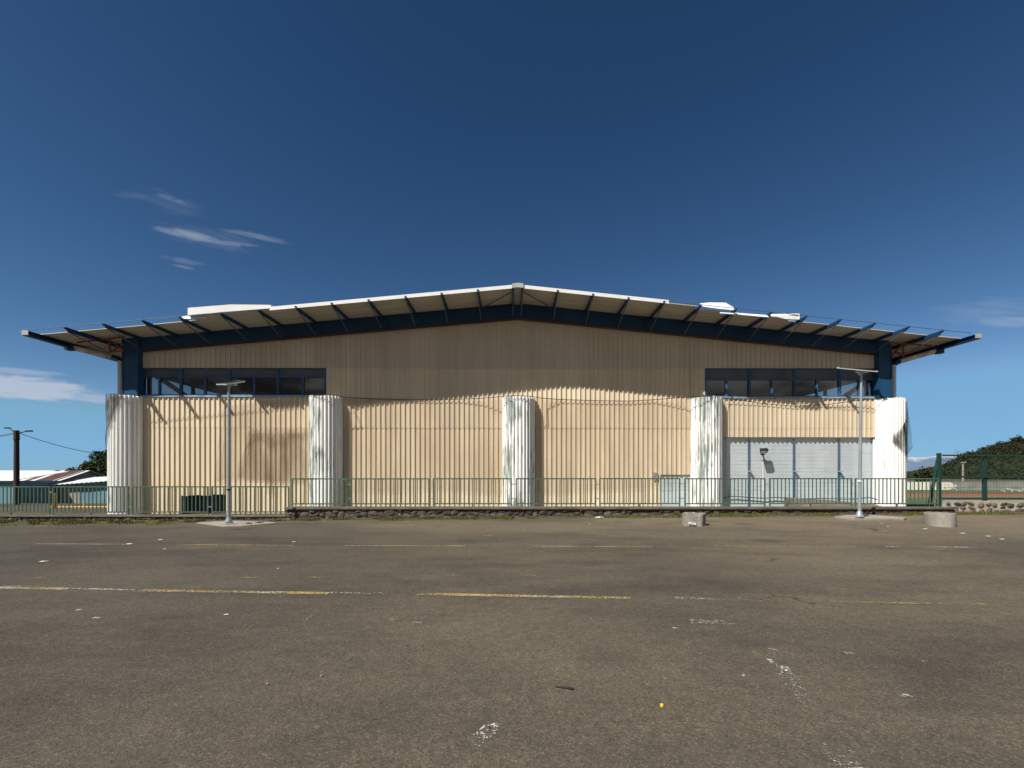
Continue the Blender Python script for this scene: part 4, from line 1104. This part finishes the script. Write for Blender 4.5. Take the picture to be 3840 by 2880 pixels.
mb = MB(); rslab(mb, -66.4, X(52, D3)+.3, D3-.4, Zp(1803, D3), D3+5.3, Zp(1803, D3)+.9); mb.build('house_roof', M['fascia'], th)
# pole
DP = 24.
b = P(62, 1892, DP); up = thing('utility_pole', 'dark wooden utility pole with two street lamp arms at far left', 'utility pole', b)
zt_ = Zp(1614, DP)
mb = MB(); mb.tube([b, (b.x, b.y, zt_)], [.125, .10], 14); mb.tube([(b.x, b.y, zt_-.5), (b.x, b.y, zt_-.02)], [.125, .122], 12); mb.build('pole', M['wood_pole'], up)
for tipx, tipy, hx, hy, pos in ((36, 1605, 20, 1605, -1), (100, 1617, 119, 1616, 1)):
    mb = MB(); a_ = P(62+pos*4, 1625, DP); c_ = P(tipx, tipy, DP); mb.tube([a_, c_], .03, 6); ar = mb.build('lamp_arm', M['black_plastic'], up)
    mb = MB(); e_ = P(hx, hy, DP); mb.bar(c_, e_, .16, .06); mb.build('lamp_head', M['black_plastic'], ar)
def owire(label, a, b, sag, r=.012):
    mb = MB(); out = []
    for i in range(25):
        t_ = i/24; p = a.lerp(b, t_); p.z -= sag*4*t_*(1-t_); out.append(p)
    mb.tube(out, r, 5); tag(mb.build('overhead_wire', M['rubber'], None, True), label, 'wire')
owire('overhead wire sagging from the utility pole towards the hall', P(66, 1622, DP), P(470, 1712, 30.), .25, .016)
owire('upper overhead wire running left from the utility pole', P(56, 1623, DP), P(-500, 1650, DP), .3)
owire('lower overhead wire running left from the utility pole', P(56, 1627, DP), P(-500, 1668, DP), .2)
# yellow barrier and bollards at the edge of the lot
yb = thing('yellow_barrier', 'low yellow tubular barrier behind the left railing', 'barrier', P(310, 1907, 22))
mb = MB(); mb.tube([P(214, 1902, 22), P(430, 1902, 22)], .055, 10); mb.build('tube', M['yellow'], yb)
mb = MB()
for px in (230, 300, 370, 425): q = P(px, 1902, 22); mb.box(q.x-.03, q.x+.03, 21.97, 22.03, -.02, q.z-.04)
mb.build('foot', M['yellow'], yb)
for px, y0, y1, D, lab, w in ((206, 1850, 1908, 21.4, 'tall yellow bollard at the left end of the yellow barrier', .05), (316, 1880, 1902, 23, 'short pale yellow bollard behind the yellow barrier', .04)):
    q = P(px, y1, D); mb = MB(); mb.tube([(q.x, D, min(q.z, 0)), (q.x, D, Zp(y0, D)-.03), (q.x, D, Zp(y0, D))], [w, w, w*.6], 12); tag(mb.build('bollard', M['yellow'], None, False), lab, 'bollard')

# trees
def crown(mb, c, rad, nclump, nleaf, leaf):
    for _ in range(nclump):
        while True:
            v = Vector((R.uniform(-1, 1), R.uniform(-1, 1), R.uniform(-1, 1)))
            if .25 < v.length < 1: break
        cc = Vector((c[0]+v.x*rad[0], c[1]+v.y*rad[1], c[2]+v.z*rad[2])); cr = leaf*R.uniform(1.6, 3.2); tone = R.random()
        for _ in range(nleaf):
            o = Vector((R.gauss(0, 1), R.gauss(0, 1), R.gauss(0, .8)))*cr*.6
            p = cc + o; n1 = Vector((R.gauss(0, 1), R.gauss(0, 1), R.gauss(0, 1))).normalized(); n2 = n1.orthogonal().normalized(); n3 = n1.cross(n2)
            s_ = leaf*R.uniform(.6, 1.3); mb.ct = min(1, max(0, tone*.7 + R.uniform(-.1, .35)))
            b = mb.pts([p - n2*s_, p + n3*s_*.55, p + n2*s_, p - n3*s_*.55]); mb.face((b, b+1, b+2, b+3))
def tree(name, label, base, h, rad, ncl, nlf, leaf, mat, cs=None, group=None):
    t_ = thing(name, label, 'tree', base, group)
    mb = MB(); b = Vector(base); mb.tube([b - Vector((0,0,.3)), b + Vector((.05*h*.2, 0, h*.45)), b + Vector((0, 0, h*.8))], [h*.035, h*.025, h*.008], 8)
    for k in range(5):
        a = k*1.3; s0 = b + Vector((0, 0, h*(.35+.08*k))); mb.tube([s0, s0 + Vector((math.cos(a)*rad[0]*.6, math.sin(a)*rad[1]*.6, h*.18))], [h*.014, h*.004], 6)
    mb.build('trunk', M['bark'], t_)
    mb = MB()
    for c_, r_, k_ in (cs or [((0, 0, h*.65), rad, 1.)]): crown(mb, b + Vector(c_), r_, int(ncl*k_), nlf, leaf)
    mb.build('crown', mat, t_)
    return t_
bt = P(375, 1850, 72); bt.z = -2.05
tree('tree', 'dark spreading tree behind the shed beside the left column', bt, 6.5, (2.6, 2.2, 2.4), 70, 26, .20, M['leaf'],
     [((.6, 0, 4.2), (3.0, 2, 1.2), 1.), ((.3, 0, 5.6), (1.4, 1.4, 1.4), .6), ((1.6, .3, 6.3), (.9, 1, 1.0), .3), ((-3.4, 0, 3.6), (1.7, 1.2, .7), .45), ((2.5, 0, 5.0), (1.5, 1.5, 1.5), .5), ((-1.6, 0, 4.6), (1.1, 1, .5), .25)])

# ------------------------------------------------------------------ right background
D9 = 94.
gw = thing('perimeter_wall', 'long grey perimeter wall of the sports field with white painted lettering at left', 'wall', P(3700, 1838, D9))
zt_ = Zp(1806, D9)
mb = MB(); x0 = X(3200, D9)
x = x0
while x < X(5200, D9): mb.box(x, x+2.94, D9, D9+.2, -2.1, zt_ + R.uniform(-.05, .05)); mb.box(x+2.94, x+3.0, D9-.05, D9+.25, -2.1, zt_+.08); x += 3.0
mb.build('wall_panel', M['grey_wall'], gw)
mb = MB(); z0_, z1_ = Zp(1837, D9), Zp(1808, D9)
def ell(cx_, cz_, a_, b_, n=20): return [(cx_ + a_*math.cos(2*math.pi*i/n), cz_ + b_*math.sin(2*math.pi*i/n)) for i in range(n)]
xe = X(3556, D9); zc_ = (z0_+z1_)/2
pol = [(x0, z0_), (xe, z0_)] + [(xe + .98*math.sin(math.pi*i/12), zc_ - (z1_-z0_)/2*math.cos(math.pi*i/12)) for i in range(1, 12)] + [(xe, z1_), (x0, z1_)]
mb.prism(pol, D9-.10, D9-.06)
mb.prism(ell(X(3582, D9), Zp(1822, D9), .19, .25), D9-.10, D9-.06); mb.prism(ell(X(3578, D9), Zp(1831, D9), .15, .17), D9-.10, D9-.06); mb.prism(ell(X(3586, D9), Zp(1838, D9), .17, .11), D9-.10, D9-.06)
gp = mb.build('painted_lettering', M['white_paint'], gw)
mb = MB()
for px in (3420, 3447, 3478, 3500, 3527, 3541): xx = X(px, D9); mb.bar((xx-.1, D9-.115, z0_+.1), (xx+.05, D9-.115, z1_-.1), .09, .02, Vector((0,1,0)))
for px, py, a_ in ((3554, 1818, .3), (3560, 1828, .28), (3545, 1830, .2)):
    e = ell(X(px, D9), Zp(py, D9), a_, a_*.5, 14)
    for i in range(14): p, q = e[i], e[(i+1) % 14]; mb.bar((p[0], D9-.115, p[1]), (q[0], D9-.115, q[1]), .05, .02, Vector((0,1,0)))
mb.build('outline', M['yellow'], gp)
b = P(3611, 1838, 99); fp = thing('floodlight_mast', 'pale concrete mast with twin lamps behind the perimeter wall', 'light mast', (b.x, 99, -2.05))
mb = MB(); mb.tube([(b.x, 99, -2.05), (b.x, 99, Zp(1737, 99))], [.24, .17], 10); mb.build('mast', M['conc_pale'], fp)
mb = MB(); z = Zp(1735, 99); mb.bar((b.x-.45, 99, z), (b.x+.45, 99, z), .2, .12); mb.bar((b.x-.45, 98.9, z+.06), (b.x-.25, 98.8, z+.1), .2, .15); mb.bar((b.x+.2, 98.9, z+.06), (b.x+.45, 98.8, z+.1), .2, .15); mb.build('lamp_head', M['zinc'], fp)
# field furniture at the far right: white goal frames lying on the grass
for k, (px0, px1, py) in enumerate(((3775, 3840, 1846), (3795, 3860, 1838))):
    D = 86.; mb = MB(); a, b = P(px0, py, D), P(px1, py+2, D); mb.tube([a, b], .05, 6); mb.tube([b, b + Vector((.6, 1.5, .3))], .05, 6); mb.tube([a, a + Vector((.6, 1.5, .3))], .05, 6)
    for q in (a, b): mb.tube([q, (q.x, q.y, -2.0)], .04, 6)
    tag(mb.build('goal_frame', M['white_metal']), ('low white metal frame on the grass at the right edge', 'second white frame lying behind the first at the right edge')[k], 'frame')
# hill with forest
DH = 300.
prof = [(3300, 1803), (3390, 1800), (3450, 1797), (3510, 1785), (3564, 1745), (3611, 1716), (3691, 1690), (3763, 1675), (3818, 1662), (3900, 1645), (4100, 1600), (4400, 1560), (5200, 1540), (6500, 1600)]
def hz(x):                                       # crest height over x at DH
    px = max(prof[0][0], min(prof[-1][0], HX + x/DH*F))
    for a, b in zip(prof, prof[1:]):
        if a[0] <= px <= b[0]: break
    t_ = max(0, min(1, (px-a[0])/(b[0]-a[0]))); return Zp(a[1] + (b[1]-a[1])*t_, DH)
def hillz(x, y):
    c_ = hz(x*DH/max(y, DH)); s_ = sstep(150, DH, y)
    if y > DH: s_ = 1 - .7*sstep(DH, DH+150, y)
    # horizontally the crest keeps its place; the flank rises from the field
    return -2.0 + (c_ + 2.0)*(.12*min(1, (y-140)/60) + .88*s_) if y > 140 else -2.0
mb = MB(); xs = [235 + 8*i for i in range(70)]; ys = [138, 150, 170, 190, 210, 230, 250, 270, 285, 300, 330, 400, 550]
mb.grid([[(x, y, hillz(x, y) + (.6*mnoise.noise(Vector((x*.05, y*.05, 0))) if y > 145 else -.15)) for x in xs] for y in ys])
hl = mb.build('hill', M['leaf_hill'], None, True); struct(hl)
mb = MB()
for k in range(3200):
    x = R.uniform(238, 440); y = 150 + 155*math.sqrt(R.random())
    if y/F*1.0 and (x/y*F + HX) > 4250: continue
    z = hillz(x, y); s_ = R.uniform(.5, 1.0); tone = R.random()
    for c_ in range(4):
        cc = (x + R.gauss(0, 1.2)*s_, y + R.gauss(0, 1.2)*s_, z + s_*(.8 + R.random()*1.8)); 
        for l in range(8):
            v = Vector((R.gauss(0, 1), R.gauss(0, 1), R.gauss(0, .8))); p = Vector(cc) + v*.8*s_
            n1 = (v + Vector((R.gauss(0,.7), R.gauss(0,.7), R.gauss(0,.7)+.3))).normalized(); n2 = n1.orthogonal().normalized(); n3 = n1.cross(n2); q = R.uniform(.35, .75)*s_
            mb.ct = min(1, max(0, tone*.6 + R.uniform(-.05, .35))); b = mb.pts([p-n2*q, p+n3*q*.7, p+n2*q, p-n3*q*.7]); mb.face((b, b+1, b+2, b+3))
tag(mb.build('forest', M['leaf_hill']), 'dense dark green forest covering the hill at right', 'forest', kind='stuff')
def htree(px, py_top, D, h, label, rad, k=1.):
    z = hillz(X(px, D), D) if D > 140 else -2.05
    zt_ = Zp(py_top, D); h = max(h, zt_ - z)
    tree('hill_tree', label, (X(px, D), D, zt_-h), h, rad, int(26*k), 16, .55, M['leaf_hill'], [((0, 0, h*.72), rad, 1.)], 'single trees standing out on the skyline')
htree(3810, 1640, 300, 6., 'broad dark tree standing out on the crest of the hill at right', (3.6, 3, 1.6), 1.5)
htree(3750, 1660, 300, 5., 'small rounded tree on the hill skyline left of the broad crest tree', (1.5, 1.5, 1.6))
htree(3450, 1772, 170, 4., 'small pointed tree at the foot of the hill beside the rightmost column', (1.0, 1.0, 1.7))
htree(3477, 1768, 165, 4., 'rounded tree at the foot of the hill left of the mesh fence', (1.6, 1.4, 1.5))
htree(3500, 1766, 160, 4., 'bushy tree at the foot of the hill just behind the fence brace', (1.6, 1.4, 1.6))
# distant mountain
DMn = 4200.
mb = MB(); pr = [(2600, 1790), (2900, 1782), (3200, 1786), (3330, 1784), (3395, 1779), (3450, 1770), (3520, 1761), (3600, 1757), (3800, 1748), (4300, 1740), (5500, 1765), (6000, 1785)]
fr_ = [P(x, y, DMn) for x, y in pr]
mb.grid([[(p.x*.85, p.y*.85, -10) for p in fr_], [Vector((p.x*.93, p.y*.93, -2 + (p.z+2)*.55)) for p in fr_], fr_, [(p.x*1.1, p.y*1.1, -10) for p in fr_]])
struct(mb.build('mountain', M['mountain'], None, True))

# ------------------------------------------------------------------ light, sky, camera
sd = Vector((2.13, 1.95, -3.18)).normalized()
sun = bpy.data.lights.new('sun', 'SUN'); sun.energy = 4.6; sun.angle = math.radians(.53); sun.color = (1., .945, .86)
so = bpy.data.objects.new('sun', sun); C.objects.link(so); so.rotation_euler = sd.to_track_quat('-Z', 'Y').to_euler(); so.location = (-30, -30, 40)
w = bpy.data.worlds.new('World'); S.world = w; w.use_nodes = True
n_, l_ = w.node_tree.nodes, w.node_tree.links
bg = n_['Background']; out = n_['World Output']
sky = n_.new('ShaderNodeTexSky'); sky.sky_type = 'NISHITA'; sky.sun_disc = False
to = -sd
sky.sun_elevation = math.asin(to.z); sky.sun_rotation = math.atan2(to.x, to.y)
sky.air_density = .8; sky.dust_density = 0.; sky.ozone_density = 7.0; sky.altitude = 1500
def mth(op, a, b=0., c=None, clamp=False):
    m = n_.new('ShaderNodeMath'); m.operation = op; m.use_clamp = clamp
    for i, v in enumerate((a, b) if c is None else (a, b, c)):
        if isinstance(v, (int, float)): m.inputs[i].default_value = v
        else: l_.new(v, m.inputs[i])
    return m.outputs[0]
tc = n_.new('ShaderNodeTexCoord'); sp = n_.new('ShaderNodeSeparateXYZ'); l_.new(tc.outputs['Generated'], sp.inputs[0])
dx, dy, dz = sp.outputs
yy = mth('MAXIMUM', dy, .02); u = mth('DIVIDE', dx, yy); v = mth('DIVIDE', dz, yy)
front = mth('GREATER_THAN', dy, .05)
def ss(x, a, b):
    m = n_.new('ShaderNodeMapRange'); m.interpolation_type = 'SMOOTHSTEP'; m.inputs[1].default_value = a; m.inputs[2].default_value = b; l_.new(x, m.inputs[0]); return m.outputs[0]
def cnoise(su, sv, sc_, det=6, tilt=0., off=0., dist=.4):
    cb = n_.new('ShaderNodeCombineXYZ'); l_.new(mth('MULTIPLY', u, su), cb.inputs[0]); l_.new(mth('MULTIPLY', mth('ADD', v, mth('MULTIPLY', u, tilt)), sv), cb.inputs[1]); cb.inputs[2].default_value = off
    t_ = n_.new('ShaderNodeTexNoise'); t_.inputs['Scale'].default_value = sc_; t_.inputs['Detail'].default_value = det; t_.inputs['Roughness'].default_value = .6; t_.inputs['Distortion'].default_value = dist
    l_.new(cb.outputs[0], t_.inputs['Vector']); return t_.outputs['Fac']
def patch(px, py, a, b, slope):
    u0, v0 = (px-HX)/F, (HY-py)/F; a /= F; b /= F
    du = mth('SUBTRACT', u, u0); dv = mth('SUBTRACT', mth('SUBTRACT', v, v0), mth('MULTIPLY', du, -slope))
    e = mth('ADD', mth('POWER', mth('ABSOLUTE', mth('DIVIDE', du, a)), 2.), mth('POWER', mth('ABSOLUTE', mth('DIVIDE', dv, b)), 2.))
    return mth('SUBTRACT', 1., e, clamp=True)
acc = None
n1 = cnoise(9, 48, 1.0, 9, .22, 1., 1.6); n2 = cnoise(7, 55, 1.1, 9, .06, 5., 1.0); n3 = cnoise(4, 12, 1., 6, .1, 9.)
for (px, py, a, b, s_, nn, lo, hi, k) in ((715, 882, 190, 24, .20, n1, .42, 1.25, .40), (780, 890, 260, 60, .20, n1, .50, 1.35, .12), (640, 760, 190, 60, .30, n1, .52, 1.35, .09), (860, 912, 150, 13, .10, n1, .45, 1.1, .20), (960, 885, 190, 16, .20, n1, .48, 1.15, .20), (640, 745, 90, 20, .34, n1, .48, 1.15, .17), (690, 978, 110, 16, .20, n1, .50, 1.2, .14), (690, 1002, 60, 8, .20, n1, .45, 1.1, .16), (520, 735, 130, 26, .10, n1, .55, 1.2, .07),
                                       (60, 1450, 460, 62, .10, n2, .46, .95, .70), (330, 1492, 190, 26, .08, n2, .50, 1.0, .42), (60, 1395, 260, 22, .06, n2, .5, 1.1, .35), (3700, 1165, 330, 70, -.05, n2, .5, 1.3, .16), (3790, 1205, 200, 30, 0., n2, .45, 1.2, .28)):
    m = mth('MULTIPLY', mth('MULTIPLY', ss(mth('ADD', mth('MULTIPLY', patch(px, py, a, b, s_), .55), nn), lo+.15, hi), front), k)
    m = mth('MULTIPLY', m, ss(patch(px, py, a, b, s_), 0., .7))
    acc = m if acc is None else mth('MAXIMUM', acc, m)
# cumulus bank low on the horizon at right
hb = cnoise(9, 22, 1.3, 6, 0, 3.); ctop = mth('ADD', .012, mth('MULTIPLY', hb, .045))
bank = mth('MULTIPLY', ss(mth('SUBTRACT', ctop, v), -.001, .003), mth('MULTIPLY', ss(u, .60, .80), front))
lit = ss(mth('SUBTRACT', ctop, v), .010, .001)
# grey cloud deck behind the camera (seen only in the window glass)
mpn = n_.new('ShaderNodeMapping'); mpn.inputs['Scale'].default_value = (2.2, 2.2, 6.); l_.new(tc.outputs['Generated'], mpn.inputs['Vector'])
bn = n_.new('ShaderNodeTexNoise'); bn.inputs['Scale'].default_value = 3.2; bn.inputs['Detail'].default_value = 6; l_.new(mpn.outputs[0], bn.inputs['Vector'])
back = mth('MULTIPLY', mth('MULTIPLY', ss(bn.outputs['Fac'], .36, .58), ss(dy, -.25, -.6)), ss(dz, .55, .3))
def mixc(f, a, b):
    m = n_.new('ShaderNodeMix'); m.data_type = 'RGBA'; l_.new(f, m.inputs[0])
    for s_, c_ in ((m.inputs[6], a), (m.inputs[7], b)):
        if isinstance(c_, tuple): s_.default_value = (*c_, 1)
        else: l_.new(c_, s_)
    return m.outputs[2]
SKY = .085
hs = n_.new('ShaderNodeHueSaturation'); hs.inputs['Saturation'].default_value = 1.0; hs.inputs['Value'].default_value = 1.0; l_.new(sky.outputs[0], hs.inputs['Color'])
scs = n_.new('ShaderNodeSeparateColor'); l_.new(hs.outputs[0], scs.inputs[0]); scc = n_.new('ShaderNodeCombineColor')
for i, (h0, g_, h1) in enumerate(((.150, 1.62, .140), (.314, 1.36, .303), (.59, 1.24, .490))):
    q_ = mth('MULTIPLY', scs.outputs[i], SKY/h0)
    l_.new(mth('MULTIPLY', mth('MINIMUM', mth('POWER', q_, g_), mth('ADD', .86, mth('MULTIPLY', q_, .14))), h1/SKY), scc.inputs[i])
colr = mixc(acc, scc.outputs[0], tuple(c/SKY for c in (.40, .43, .50)))
colr = mixc(bank, colr, mixc(lit, tuple(c/SKY for c in (.17, .22, .32)), tuple(c/SKY for c in (.52, .54, .57))))
back2 = mth('MULTIPLY', ss(dy, -.25, -.6), ss(dz, .55, .3))
colr = mixc(back2, colr, mixc(ss(bn.outputs['Fac'], .40, .66), tuple(c/SKY for c in (.05, .05, .052)), tuple(c/SKY for c in (.42, .40, .37))))
l_.new(colr, bg.inputs[0]); bg.inputs[1].default_value = SKY

cam = bpy.data.cameras.new('camera'); co = bpy.data.objects.new('camera', cam); C.objects.link(co)
cam.sensor_width = 36; cam.lens = F/3840*36; cam.shift_y = 330/3840; cam.clip_start = .05; cam.clip_end = 12000
co.location = (0, 0, H); co.rotation_euler = (math.radians(90), 0, 0); S.camera = co
vs = S.view_settings; vs.view_transform = 'Standard'; vs.look = 'None'; vs.exposure = .45; vs.gamma = 1
S.cycles.transparent_max_bounces = 24; S.cycles.max_bounces = 8
S.render.resolution_x, S.render.resolution_y = 1024, 768
